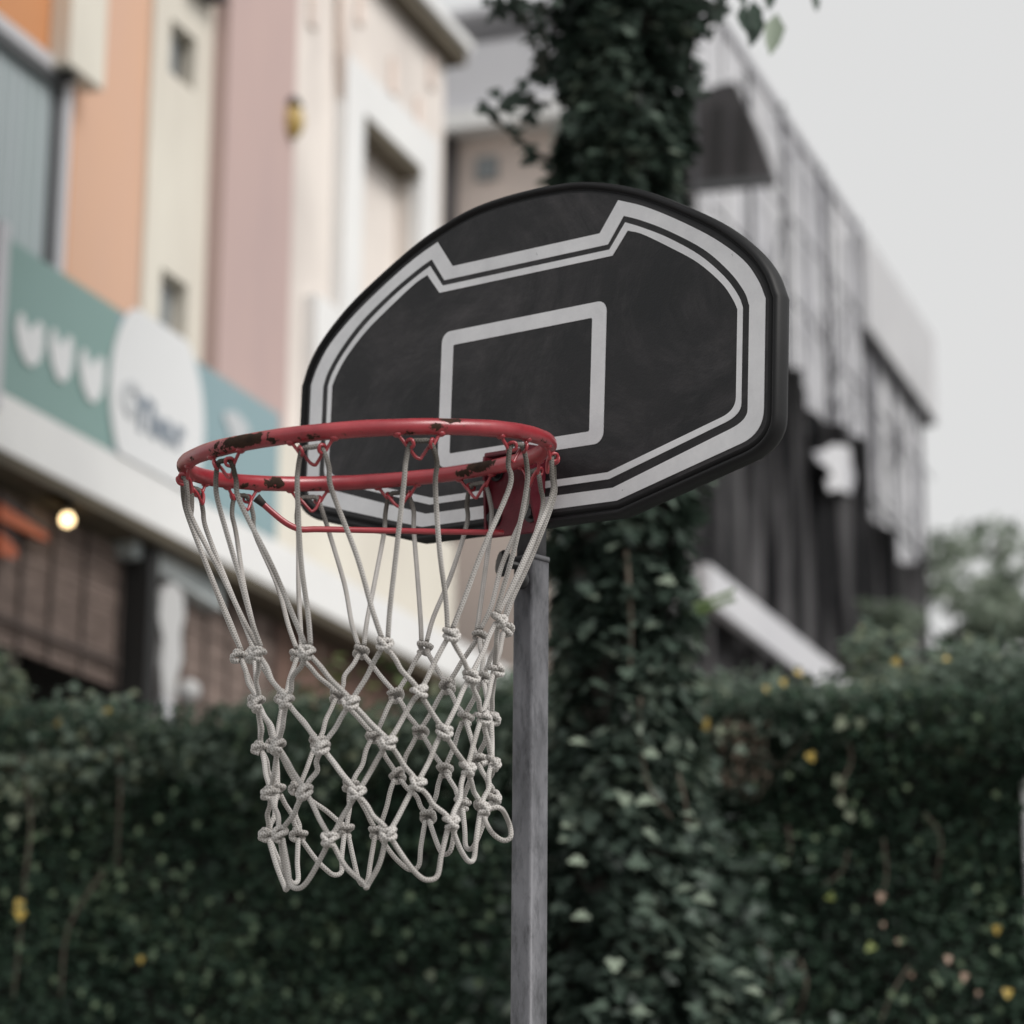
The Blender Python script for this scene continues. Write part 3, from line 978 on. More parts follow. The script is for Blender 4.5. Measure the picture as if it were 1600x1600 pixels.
def leaf_template():
    v = MID + RT + [(-x, y, z) for x, y, z in RT]
    f = [(0, 3, 4, 1), (1, 4, 5), (1, 5, 6, 2), (0, 1, 8, 7), (1, 9, 8), (1, 2, 10, 9)]
    return np.array(v, float), f


def oval_template(w=.27):
    v = np.array([(0, 0, 0), (w, .35, .05), (w * .7, .72, .05), (0, 1, 0), (-w * .7, .72, .05), (-w, .35, .05), (0, .45, -.03)], float)
    f = [(0, 1, 6), (1, 2, 3, 6), (6, 3, 4, 5), (0, 6, 5)]
    return v, f


def leaves_mesh(name, pos, nrm, tip, size, tint, tpl, origin=Vector((0, 0, 0))):
    tv, tf_ = tpl
    n = len(pos)
    nrm = nrm / np.linalg.norm(nrm, axis=1, keepdims=True)
    tip = tip - nrm * (tip * nrm).sum(1, keepdims=True)
    tip = tip / np.maximum(np.linalg.norm(tip, axis=1, keepdims=True), 1e-6)
    side = np.cross(tip, nrm)
    V = (pos[:, None] + size[:, None, None] * (side[:, None] * tv[None, :, 0:1] + tip[:, None] * tv[None, :, 1:2] + nrm[:, None] * tv[None, :, 2:3]))
    V = V.reshape(-1, 3) - np.array(origin)
    k = len(tv)
    lens = np.array([len(f) for f in tf_])
    flat = np.concatenate([np.array(f) for f in tf_])
    me = bpy.data.meshes.new(name)
    me.vertices.add(n * k)
    me.vertices.foreach_set('co', V.ravel().astype(np.float32))
    me.loops.add(n * len(flat))
    me.loops.foreach_set('vertex_index', (flat[None] + (np.arange(n) * k)[:, None]).ravel().astype(np.int32))
    me.polygons.add(n * len(lens))
    tot = np.tile(lens, n)
    st = np.concatenate(([0], np.cumsum(tot)[:-1]))
    me.polygons.foreach_set('loop_start', st.astype(np.int32))
    me.polygons.foreach_set('loop_total', tot.astype(np.int32))
    me.update(calc_edges=True)
    a = me.attributes.new('tint', 'FLOAT', 'POINT')
    a.data.foreach_set('value', np.repeat(tint, k).astype(np.float32))
    me.validate()
    return me


def unit(v): return v / np.linalg.norm(v, axis=1, keepdims=True)


def nz(P, f, seed=0.0):
    return np.array([mnoise.noise(Vector((p[0] * f + seed, p[1] * f, p[2] * f))) for p in P])


LEAF_SHARED = {}


def single_leaves(parent, pos, nrm, tip, size, mats, tints, name='leaf', tpl=None):
    """leaves that can be picked out one by one: own objects sharing a few meshes"""
    base = rootloc(parent)
    tpl = tpl or leaf_template()
    for i in range(len(pos)):
        key = (name, mats[i].name, round(float(tints[i]) * 5), len(tpl[0]))
        if key not in LEAF_SHARED:
            me = leaves_mesh(name, np.zeros((1, 3)), np.array([[0, 0, 1.]]), np.array([[0, 1., 0]]), np.ones(1), np.array([round(float(tints[i]) * 5) / 5]), tpl)
            me.materials.append(mats[i])
            LEAF_SHARED[key] = me
        o = bpy.data.objects.new(name, LEAF_SHARED[key])
        C.objects.link(o)
        o.parent = parent
        z = Vector(nrm[i]).normalized()
        y = Vector(tip[i])
        y = (y - z * y.dot(z)).normalized()
        x = y.cross(z)
        m = Matrix((x, y, z)).transposed().to_4x4() @ Matrix.Scale(float(size[i]), 4)
        m.translation = Vector(pos[i]) - base
        o.matrix_local = m


# ------------------------------------------------------------------ creeper covered wall
HA, HB = Vector((-3.6, 8.55, 0)), Vector((2.15, 7.65, 0))
hs_dir = (HB - HA).normalized()
hn = Vector((hs_dir.y, -hs_dir.x, 0))
FH = Frame(HA, hs_dir, hn)
HL = (HB - HA).length
HT = 3.0
hw = thing('creeper_wall', 'long wall fully covered in dark green creeper behind the hoop', 'wall', (HA + HB) / 2)
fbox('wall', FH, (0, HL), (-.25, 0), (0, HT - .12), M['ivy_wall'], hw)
gap = (FH.S(1590, 1300), FH.Z(1592, 1535), FH.Z(1592, 1222))


def hedge_leaves(n, zlo, zhi, size, seed):
    s = RNG.uniform(0, HL, n)
    z = RNG.uniform(zlo, zhi, n)
    P0_ = np.stack([s, np.zeros(n), z], 1)
    d = .07 + .045 * nz(P0_, 2.2, seed) + .035 * nz(P0_, 6.5, seed + 9) + RNG.uniform(-.02, .05, n)
    # thicker, overhanging growth at the top
    d += np.clip((z - (HT - .35)) / .35, 0, 1) * (.10 + .12 * nz(P0_, 3.0, 31))
    keep = (d > .015) & ~((s > gap[0] + .02) & (z > gap[1]) & (z < gap[2]))
    s, z, d = s[keep], z[keep], d[keep]
    m = len(s)
    pos = np.array(FH.o)[None] + s[:, None] * np.array(hs_dir) + d[:, None] * np.array(hn) + z[:, None] * np.array([0, 0, 1.])
    nr = np.array(hn)[None] * .75 + RNG.normal(0, .42, (m, 3)) + np.array([0, 0, .85])
    tp = np.array(hn)[None] * .7 + np.array([0, 0, -.8])[None] + RNG.normal(0, .55, (m, 3))
    sz = size * RNG.uniform(.6, 1.35, m)
    q = np.stack([s, d, z], 1)
    tint = np.clip(.42 + .30 * nz(q, 3.1, 5) + .22 * nz(q, 11, 3) + RNG.normal(0, .16, m), 0, 1)
    return pos, nr, tp, sz, tint


pos, nr, tp, sz, ti = hedge_leaves(120000, .1, HT, .022, 0)
me = leaves_mesh('creeper_leaves', pos, nr, tp, sz, ti, leaf_template(), rootloc(hw))
tag(link_mesh('creeper_leaves', me, M['hedge_leaf'], hw), kind='stuff')
# bushy top; its paler leaf colour imitates skylight
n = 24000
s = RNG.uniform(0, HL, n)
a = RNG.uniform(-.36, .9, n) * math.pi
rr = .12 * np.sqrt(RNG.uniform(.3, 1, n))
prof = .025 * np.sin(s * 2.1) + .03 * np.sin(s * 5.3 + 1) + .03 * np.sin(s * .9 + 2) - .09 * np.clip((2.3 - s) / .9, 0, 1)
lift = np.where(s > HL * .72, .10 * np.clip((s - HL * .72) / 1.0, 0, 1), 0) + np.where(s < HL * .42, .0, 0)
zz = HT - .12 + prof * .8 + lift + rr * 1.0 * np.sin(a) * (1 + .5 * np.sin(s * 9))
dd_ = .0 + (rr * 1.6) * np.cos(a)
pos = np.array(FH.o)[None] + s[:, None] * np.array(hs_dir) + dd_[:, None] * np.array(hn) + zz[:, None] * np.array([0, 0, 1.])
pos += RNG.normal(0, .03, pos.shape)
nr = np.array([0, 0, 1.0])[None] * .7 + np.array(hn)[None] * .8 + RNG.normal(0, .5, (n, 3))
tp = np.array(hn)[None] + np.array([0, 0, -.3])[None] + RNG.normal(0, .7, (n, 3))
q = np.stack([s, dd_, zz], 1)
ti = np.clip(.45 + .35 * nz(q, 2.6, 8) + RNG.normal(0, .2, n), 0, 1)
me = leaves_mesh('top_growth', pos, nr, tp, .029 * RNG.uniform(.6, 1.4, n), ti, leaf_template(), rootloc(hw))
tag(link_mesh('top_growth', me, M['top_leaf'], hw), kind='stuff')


# bare vine stems over the wall, from the photograph
def stem(pix, r, mat=None, d=.19, name='vine_stem', parent=hw):
    pts = []
    for x, y in pix:
        s, z = FH.hit(x, y, d)
        pts.append(FH.P(s, d + random.uniform(-.02, .02), z))
    bm = bmesh.new()
    tube(bm, catmull(pts, 6), r * .42, 6, taper=lambda t: 1 - .45 * t)
    return obj(name, bm, mat or M['vine'], parent, True)


for pix, r in (([(1318, 1090), (1325, 1150), (1330, 1190), (1318, 1220), (1312, 1260)], .011), ([(1205, 1120), (1195, 1170), (1215, 1195), (1240, 1175), (1275, 1135)], .009),
               ([(1150, 1140), (1160, 1200), (1150, 1240)], .007), ([(1230, 1290), (1235, 1330), (1218, 1345)], .008), ([(1325, 1330), (1315, 1360), (1285, 1385)], .008),
               ([(1250, 1500), (1260, 1540), (1245, 1590)], .010), ([(1420, 1510), (1395, 1550), (1375, 1600)], .009), ([(1380, 1310), (1385, 1370), (1370, 1420)], .006),
               ([(35, 1180), (50, 1280), (42, 1370), (30, 1460), (20, 1560)], .011), ([(180, 1140), (190, 1220), (188, 1300), (180, 1360)], .010), ([(160, 1360), (120, 1420), (100, 1470), (95, 1560)], .011),
               ([(0, 1190), (30, 1215), (60, 1250)], .008), ([(130, 1150), (150, 1180), (190, 1150), (215, 1180)], .009), ([(60, 1160), (85, 1195), (140, 1180)], .008),
               ([(1110, 1290), (1130, 1320), (1150, 1300)], .008), ([(1185, 1470), (1205, 1500), (1200, 1560)], .007), ([(1445, 1270), (1470, 1310), (1462, 1380)], .006)):
    stem(pix, r)
for k in range(16):
    x0, y0 = random.uniform(1105, 1190), random.uniform(1085, 1180)
    stem([(x0, y0), (x0 + random.uniform(-18, 18), y0 + 35), (x0 + random.uniform(-25, 25), y0 + 75)], .005, d=.21)
# single yellow, pink and bright leaves
spots = [(1265, 1190, 'yellow_leaf', .06), (1100, 1140, 'yellow_leaf', .07), (1243, 1050, 'yellow_leaf', .05), (1220, 1064, 'yellow_leaf', .05), (1195, 1074, 'yellow_leaf', .045), (1257, 1067, 'yellow_leaf', .04),
         (1398, 1033, 'yellow_leaf', .055), (1482, 1028, 'yellow_leaf', .04), (30, 1440, 'yellow_leaf', .08), (32, 1420, 'yellow_leaf', .06), (155, 1112, 'yellow_leaf', .06), (180, 1125, 'yellow_leaf', .05), (75, 1130, 'yellow_leaf', .05),
         (1482, 1508, 'pink_leaf', .06), (1508, 1536, 'pink_leaf', .065), (1424, 1530, 'pink_leaf', .045), (1530, 1558, 'pink_leaf', .04), (1403, 1476, 'pink_leaf', .035), (1380, 1450, 'pink_leaf', .035), (1378, 1412, 'pink_leaf', .07),
         (1025, 1120, 'yellow_leaf', .04), (1057, 1362, 'yellow_leaf', .03), (1575, 1560, 'yellow_leaf', .06), (1365, 1488, 'shrub_leaf', .05), (1295, 1410, 'shrub_leaf', .05), (1558, 1458, 'yellow_leaf', .05), (220, 1505, 'yellow_leaf', .045),
         (1320, 1140, 'top_leaf', .07), (1345, 1135, 'top_leaf', .05), (1312, 1225, 'top_leaf', .05), (1312, 1258, 'top_leaf', .05), (1325, 1280, 'top_leaf', .05), (1558, 1095, 'top_leaf', .07), (1290, 1115, 'top_leaf', .05),
         (670, 1530, 'top_leaf', .05), (15, 1240, 'top_leaf', .07), (20, 1290, 'top_leaf', .07), (1090, 1290, 'top_leaf', .08), (1080, 1270, 'top_leaf', .07), (1130, 1150, 'top_leaf', .06), (1155, 1145, 'top_leaf', .06), (1170, 1120, 'top_leaf', .06)]
for _ in range(60):
    spots.append((random.gauss(1150, 32), random.uniform(1100, 1230), 'orange_leaf', random.uniform(.022, .04)))
for _ in range(120):
    spots.append((random.uniform(0, 780) if random.random() < .6 else random.uniform(1130, 1580), random.uniform(1200, 1600), 'hedge_leaf', random.uniform(.03, .045)))
pp, nn_, tt_, ss_, mm_, tn_ = [], [], [], [], [], []
for x, y, m, sz_ in spots:
    s, z = FH.hit(x, y, .24)
    d = .24 if m != 'hedge_leaf' else .20
    if z > HT - .1: d = .16
    pp.append(FH.P(s, d, z + sz_ * .4))
    nn_.append(hn + Vector((random.gauss(0, .25), random.gauss(0, .2), .25 + random.gauss(0, .2))))
    tt_.append(Vector((random.gauss(0, .5), 0, -1)))
    ss_.append(sz_ * (.5 if 'yellow' in m else .38 if 'pink' in m else .6))
    mm_.append(M[m])
    tn_.append(random.uniform(.7, 1))
single_leaves(hw, pp, nn_, tt_, ss_, mm_, tn_)

# white panel where the creeper stops on the right
wp = thing('white_gate_panel', 'white panel edge beside the creeper at the right frame edge', 'panel', FH.P(gap[0] + .4, .1, 0))
fbox('panel_board', FH, (gap[0] + .012, gap[0] + .5), (.004, .10), (gap[1], gap[2]), M['white_trim'], wp, .008)
fbox('panel_hinge', FH, (gap[0] + .02, gap[0] + .06), (.102, .115), (gap[1] + .25, gap[1] + .33), M['alu'], wp)
fbox('panel_hinge', FH, (gap[0] + .02, gap[0] + .06), (.102, .115), (gap[2] - .2, gap[2] - .12), M['alu'], wp)
fbox('panel_foot', FH, (gap[0] + .06, gap[0] + .3), (.01, .09), (0, gap[1] - .002), M['dark_metal'], wp)


def plant(name, label, cat, base, n, spread, height, mat, size, group=None, tpl=None, stem_r=.012, droop=.0):
    """a bushy plant: stems and many single-sided leaves through the crown's volume"""
    o = thing(name, label, cat, base, group)
    bm = bmesh.new()
    stems = []
    for k in range(7):
        a = 2 * math.pi * k / 7 + random.uniform(-.3, .3)
        e = Vector(base) + Vector((math.cos(a) * spread[0] * .8, math.sin(a) * spread[1] * .8, height * random.uniform(.7, 1)))
        m_ = (Vector(base) + e) / 2 + Vector((0, 0, height * .15))
        tube(bm, catmull([Vector(base), m_, e], 5), stem_r, 5, taper=lambda t: 1 - .7 * t)
        stems.append(e)
    obj('stems', bm, M['vine'], o, True)
    d = unit(RNG.normal(size=(n, 3)))
    rad = RNG.uniform(.25, 1, n) ** .5
    p = np.array(base)[None] + np.stack([d[:, 0] * rad * spread[0], d[:, 1] * rad * spread[1], height * .55 + d[:, 2] * rad * height * .48], 1)
    w = nz(p, 2.2 / max(spread[0], .2), 3)
    keep = w > -.12
    p, d = p[keep], d[keep]
    m_ = len(p)
    nr = d * .5 + np.array([0, 0, .8]) + RNG.normal(0, .5, (m_, 3))
    tp = d + np.array([0, 0, -.5 - droop]) + RNG.normal(0, .5, (m_, 3))
    ti = np.clip(.45 + .5 * w[keep] + RNG.normal(0, .2, m_), 0, 1)
    me = leaves_mesh('foliage', p, nr, tp, size * RNG.uniform(.6, 1.3, m_), ti, tpl or oval_template(), Vector(base))
    tag(link_mesh('foliage', me, mat, o), kind='stuff')
    return o


# plants behind and over the wall
c = at(535, 1062, 9.6)
plant('shrub', 'light green shrub rising behind the wall under the fascia, seen through the net', 'shrub', (c.x, 9.6, 0), 2600, (.42, .42), c.z + .10, M['shrub_leaf'], .08)
c = at(2, 1090, 8.1)
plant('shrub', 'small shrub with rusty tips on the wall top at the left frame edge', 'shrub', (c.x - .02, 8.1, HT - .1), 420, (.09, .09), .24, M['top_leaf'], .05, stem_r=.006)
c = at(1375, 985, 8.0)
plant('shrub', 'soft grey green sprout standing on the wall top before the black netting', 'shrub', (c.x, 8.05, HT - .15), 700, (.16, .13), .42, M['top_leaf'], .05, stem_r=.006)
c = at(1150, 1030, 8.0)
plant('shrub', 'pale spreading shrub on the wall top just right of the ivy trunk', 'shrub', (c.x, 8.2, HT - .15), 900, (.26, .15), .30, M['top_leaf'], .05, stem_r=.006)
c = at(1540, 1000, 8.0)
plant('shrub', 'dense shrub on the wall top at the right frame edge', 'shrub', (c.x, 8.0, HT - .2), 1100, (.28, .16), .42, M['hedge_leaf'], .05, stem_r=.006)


# ------------------------------------------------------------------ far trees on the right
def far_tree(label, px, py_top, Y, spread, seed, n=5200):
    c = at(px, py_top, Y)
    base = Vector((c.x, Y, 0))
    H = c.z * 1.03
    o = thing('tree', label, 'tree', base, 'trees beyond the creeper wall on the right')
    rg = random.Random(seed)
    bm = bmesh.new()
    tube(bm, catmull([base, base + Vector((.1, 0, H * .3)), base + Vector((0, .1, H * .6))], 6), .22, 8, taper=lambda t: 1 - .5 * t)
    obj('trunk', bm, M['bark'], o, True)
    cl = []
    bm = bmesh.new()
    for k in range(20):
        a, q = rg.uniform(0, 6.28), rg.uniform(.15, 1) ** .6
        h = H * rg.uniform(.42, .95)
        r = spread * q * (1 - .5 * abs(h / H - .6))
        e = base + Vector((math.cos(a) * r, math.sin(a) * r, h))
        tube(bm, catmull([base + Vector((0, .05, H * rg.uniform(.35, .58))), (base + e) / 2 + Vector((0, 0, H * .28)), e], 4), .05, 5, taper=lambda t: 1 - .8 * t)
        cl.append((e, spread * rg.uniform(.14, .30)))
    obj('limb', bm, M['bark'], o, True)
    P_ = []
    for e, r in cl:
        m_ = n // len(cl)
        d = unit(RNG.normal(size=(m_, 3))) * (RNG.uniform(.2, 1, m_) ** .45)[:, None] * r
        P_.append(np.array(e)[None] + d * np.array([1, 1, .75]))
    P_ = np.concatenate(P_)
    m_ = len(P_)
    ti = np.clip(.45 + .45 * nz(P_, 1.1, seed) + RNG.normal(0, .18, m_), 0, 1)
    me = leaves_mesh('crown', P_, RNG.normal(0, .6, (m_, 3)) + np.array([0, 0, .8]), RNG.normal(0, 1, (m_, 3)) + np.array([0, 0, -.6]), .17 * RNG.uniform(.6, 1.3, m_), ti, oval_template(.3), base)
    tag(link_mesh('crown', me, M['tree_leaf'], o), kind='stuff')
    return o


far_tree('tree with an open grey green crown rising right beside the far building corner', 1520, 828, 27, 1.2, 3, 1700)
far_tree('taller tree with a loose crown at the right frame edge, reaching highest against the sky', 1610, 775, 29, 1.5, 11, 2200)
far_tree('low dense tree just above the wall top, in front of the taller crowns', 1490, 915, 22, .7, 17, 1300)

# ------------------------------------------------------------------ ivy covered tree behind the backboard
TY = 7.0
tb = at(968, 1300, TY)
tt0 = at(966, 30, TY)
tr = thing('ivy_tree', 'tree trunk wrapped in dark ivy rising behind the backboard', 'tree', (tb.x, TY, 0))
H_T = 7.6


def trunk_c(z):
    return Vector((tb.x + (tt0.x - tb.x) * (z - tb.z) / (tt0.z - tb.z) + .015 * math.sin(z * 2.1), TY, z))


bm = bmesh.new()
tube(bm, [trunk_c(z) for z in np.linspace(0, H_T, 24)], .125, 14, taper=lambda t: 1.25 - .4 * t)
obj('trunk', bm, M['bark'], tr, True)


def ivy_r(z):
    # the ivy sleeve is wider low down, where it runs into the wall's creeper
    return .148 + .0 * z + np.clip((2.75 - z) / 1.0, 0, 1.2) * .085


n = 36000
z = RNG.uniform(.2, H_T - .1, n)
th = RNG.uniform(0, 2 * math.pi, n)
q = np.stack([np.cos(th) * .4, np.sin(th) * .4, z], 1)
clump = nz(q, 3.2, 4)
r = ivy_r(z) + .085 * clump + .04 * nz(q, 9, 2) + RNG.uniform(-.03, .03, n)
cx = np.array([trunk_c(a).x for a in z])
pos = np.stack([cx + np.cos(th) * r, TY + np.sin(th) * r, z], 1)
rad = np.stack([np.cos(th), np.sin(th), np.zeros(n)], 1)
nr = rad * .7 + np.array([0, 0, .95]) + RNG.normal(0, .45, (n, 3))
tp = np.array([0, 0, -.7]) + rad * .8 + RNG.normal(0, .5, (n, 3))
ti = np.clip(.30 + .11 * np.clip((3.2 - z) / .8, 0, 1) + .55 * clump + .25 * nz(q, 8, 6) + RNG.normal(0, .15, n), 0, 1)
me = leaves_mesh('ivy', pos, nr, tp, .038 * RNG.uniform(.4, 1.6, n), ti, leaf_template(), rootloc(tr))
tag(link_mesh('ivy', me, M['ivy_leaf'], tr), kind='stuff')
# ivy running off the trunk foot to the sides over the wall front
n = 12000
a = RNG.uniform(0, 1, n)
px_ = 968 + RNG.normal(0, 1, n) * (46 + 58 * a) + 30 * a
py_ = 1150 + 560 * a
P_ = np.array([at(x, y, 7.15 + abs(random.gauss(0, .12))) for x, y in zip(px_, py_)])
nr = np.array([0, -.7, .95]) + RNG.normal(0, .45, (n, 3))
tp = np.array([0.1, -.8, -.7]) + RNG.normal(0, .55, (n, 3))
ti = np.clip(.44 + .6 * nz(P_, 4.2, 14) + RNG.normal(0, .17, n), 0, 1)
me = leaves_mesh('side_ivy', P_, nr, tp, .038 * RNG.uniform(.4, 1.6, n), ti, leaf_template(), rootloc(tr))
tag(link_mesh('side_ivy', me, M['ivy_leaf'], tr), kind='stuff')
# large pale leaves one can pick out on the trunk
big = [(952, 22, 45, .09), (940, 130, 0, .075), (920, 165, -30, .09), (908, 100, 0, .05), (985, 230, 15, .085), (1045, 235, 70, .085), (1030, 190, 20, .05), (1045, 215, 30, .05),
       (965, 850, -30, .085), (1035, 905, 40, .085), (1045, 780, 40, .07), (1010, 980, 80, .08), (985, 1090, -20, .07), (915, 1160, -60, .10), (935, 1145, 30, .08), (1045, 1160, 50, .09), (1010, 1175, 60, .07), (1020, 1250, -60, .10), (990, 1270, -30, .08),
       (985, 1345, 70, .10), (910, 1345, -70, .08), (1060, 1390, 70, .09), (1090, 1400, 50, .09), (1110, 1500, 60, .11), (1150, 1520, 60, .09), (1170, 1545, 40, .08), (900, 1430, 60, .08), (960, 1500, 0, .08), (930, 1570, 40, .09), (1010, 1580, -50, .09), (1080, 1570, 20, .08),
       (890, 1290, -40, .06), (885, 1310, -40, .05), (1080, 1290, 0, .08), (1070, 1270, 30, .07), (1050, 1490, 20, .08), (1000, 1420, 40, .07), (950, 1240, 10, .06), (1040, 1080, 60, .06), (925, 930, 20, .06)]
pp, nn_, tt_, ss_, mm_, tn_ = [], [], [], [], [], []
for x, y, ang, sz_ in big:
    p = at(x, y, TY - .24 - (.04 if y > 1200 else 0))
    pp.append(p)
    nn_.append(Vector((random.gauss(0, .5), -.7, 1.1 + random.gauss(0, .4))))
    tt_.append(Vector((math.sin(R(ang)) * 1.3, -.8, -math.cos(R(ang)) * .7)))
    ss_.append(sz_ * .58)
    mm_.append(M['ivy_leaf'])
    tn_.append(random.uniform(.62, 1.0))
for _ in range(240):
    y = random.uniform(0, 1600)
    if 270 < y < 800: continue
    x = 968 + random.gauss(0, 1) * (52 if y < 1200 else 85)
    dx = (x - 968) / 600 * 1.0
    dep = math.sqrt(max(.03, .21 ** 2 - dx * dx)) if abs(dx) < .2 else .12
    pp.append(at(x, y, TY - dep - .03))
    nn_.append(Vector((dx * 2 + random.gauss(0, .6), -.7, 1.0 + random.gauss(0, .5))))
    tt_.append(Vector((random.gauss(0, 1.0), -.2, -.6 + random.gauss(0, .6))))
    ss_.append(random.uniform(.025, .055))
    mm_.append(M['ivy_leaf'])
    tn_.append(min(1, max(0, random.gauss(.36, .22))))
single_leaves(tr, pp, nn_, tt_, ss_, mm_, tn_)


def vine(pix, r, Y=TY - .22, mat='vine', name='vine_stem'):
    bm = bmesh.new()
    tube(bm, catmull([at(x, y, Y + random.uniform(-.02, .02)) for x, y in pix], 6), r, 6, taper=lambda t: 1 - .5 * t)
    return obj(name, bm, M[mat], tr, True)


vine([(978, 860), (984, 930), (986, 1000), (984, 1045)], .006)
vine([(1000, 1090), (1002, 1170), (1015, 1230), (1050, 1280)], .0045)
vine([(1060, 1210), (1072, 1260), (1075, 1300)], .004)
# thin tendrils reaching out of the ivy into the sky
tw = []
for pix in ([(852, 120), (842, 90), (828, 50), (812, 15), (800, -20)], [(812, 15), (790, 8), (765, 10)], [(860, 105), (850, 70), (845, 35), (850, 0)], [(862, 250), (835, 240), (810, 218), (785, 195), (770, 170)], [(860, 165), (835, 160), (815, 150), (795, 165)], [(858, 110), (840, 115), (830, 108)],
            [(1062, 60), (1080, 50), (1100, 35), (1112, 12), (1130, 5)], [(1050, 40), (1068, 55), (1085, 42)], [(1060, 20), (1080, 25), (1095, 10), (1090, -10)], [(1085, 130), (1078, 100), (1082, 60)], [(1070, 100), (1082, 115), (1088, 140)], [(1098, 40), (1120, 15), (1142, 12)]):
    vine(pix, .0095, TY - .05, 'twig', 'tendril')
    cps = catmull([at(x, y, TY - .05) for x, y in pix], 5)
    tw += [cps[random.randrange(len(cps))] for _ in range(11)]
pp = [Vector(p) + Vector((random.gauss(0, .012), random.gauss(0, .02), random.gauss(0, .012))) for p in tw]
single_leaves(tr, pp, [Vector((random.gauss(0, .5), -1, random.gauss(.3, .5))) for _ in pp], [Vector((random.gauss(0, 1), 0, random.gauss(-.5, .8))) for _ in pp], [random.uniform(.035, .06) for _ in pp], [M['ivy_leaf']] * len(pp), [.25] * len(pp), 'leaf')
# small fresh fern-like sprig on the right side of the trunk
sp = [at(1070, 955, TY - .1), at(1100, 945, TY - .1), at(1140, 930, TY - .1)]
cps = catmull(sp, 8)
pp, nn_, tt_ = [], [], []
for i, p in enumerate(cps):
    for sgn in (-1, 1):
        pp.append(p)
        nn_.append(Vector((0, -1, .6)))
        tt_.append(Vector((.5, 0, sgn)))
single_leaves(tr, pp, nn_, tt_, [.034] * len(pp), [M['shrub_leaf']] * len(pp), [.5] * len(pp), 'fern_leaflet', oval_template(.13))

# crown above the frame: limbs, foliage and a few long leaves hanging into view
bm = bmesh.new()
tips = []
rg = random.Random(5)
for k in range(22):
    a = 2 * math.pi * k / 22 + rg.uniform(-.2, .2)
    ln = rg.uniform(1.6, 3.3)
    st = trunk_c(H_T - rg.uniform(.1, 1.3))
    e = st + Vector((math.cos(a) * ln, math.sin(a) * ln, rg.uniform(.5, 2.0)))
    m_ = (st + e) / 2 + Vector((0, 0, .5))
    tube(bm, catmull([st, m_, e], 6), .05, 6, taper=lambda t: 1 - .75 * t)
    tips += [e, m_ + Vector((rg.gauss(0, .3), rg.gauss(0, .3), .2))]
obj('limb', bm, M['bark'], tr, True)
P_ = []
for e in tips:
    m_ = 420
    d = unit(RNG.normal(size=(m_, 3))) * (RNG.uniform(.1, 1, m_) ** .45)[:, None] * rg.uniform(.55, .95)
    P_.append(np.array(e)[None] + d * np.array([1, 1, .6]))
P_ = np.concatenate(P_)
P_ = P_[P_[:, 2] > 1.55 + P_[:, 1] * .475 + .12]
m_ = len(P_)
me = leaves_mesh('crown', P_, RNG.normal(0, .5, (m_, 3)) + np.array([0, 0, 1.]), RNG.normal(0, 1, (m_, 3)) + np.array([0, 0, -.6]), .15 * RNG.uniform(.6, 1.3, m_), np.clip(RNG.normal(.45, .2, m_), 0, 1), oval_template(.3), rootloc(tr))
tag(link_mesh('crown', me, M['ivy_leaf'], tr), kind='stuff')
HY = 6.2
bm = bmesh.new()
tube(bm, catmull([trunk_c(5.4), at(1080, -160, HY + .3), at(1170, -60, HY), at(1300, -40, HY)], 6), .012, 6)
obj('hanging_twig', bm, M['twig'], tr, True)
hang = [(1188, 18, -14, .085), (1158, 8, 12, .07), (1214, 20, -10, .10), (1272, -12, 0, .045), (1176, 0, 6, .08), (1203, -30, -4, .07), (1150, -20, 20, .05)]
single_leaves(tr, [at(x, y, HY) for x, y, a, s in hang], [Vector((random.gauss(0, .3), -1, .2)) for _ in hang], [Vector((math.sin(R(a)), 0, -math.cos(R(a)))) for x, y, a, s in hang], [h[3] * 1.35 for h in hang], [M['ivy_leaf']] * len(hang), [.25, .3, .95, .3, .3, .3, .3], 'hanging_leaf', oval_template(.2))

# ------------------------------------------------------------------ the basketball hoop
psi, lean, inp = R(42.37), R(-1.91), R(-3.59)
U = Vector((math.cos(psi), -math.sin(psi), 0))
N = Vector((-math.sin(psi), -math.cos(psi), 0))
V = Vector((0, 0, 1))
V2 = V * math.cos(lean) - N * math.sin(lean)
N2 = N * math.cos(lean) + V * math.sin(lean)
U3 = U * math.cos(inp) + V2 * math.sin(inp)
V3 = -U * math.sin(inp) + V2 * math.cos(inp)
r0 = ray(820, 580)
O = r0 * (3.7 / r0.y) - U3 * .008 + CAMPOS + (r0 * (3.7 / r0.y)) * 0.00


def BP(u, v, w=0.0):
    return O + U3 * u + V3 * v + N2 * w


POLE = Vector((.0285, 3.775, 0))
hoop = thing('basketball_hoop', 'basketball hoop with black silver-lined backboard, chipped red rim and pale rope net', 'basketball hoop', POLE)


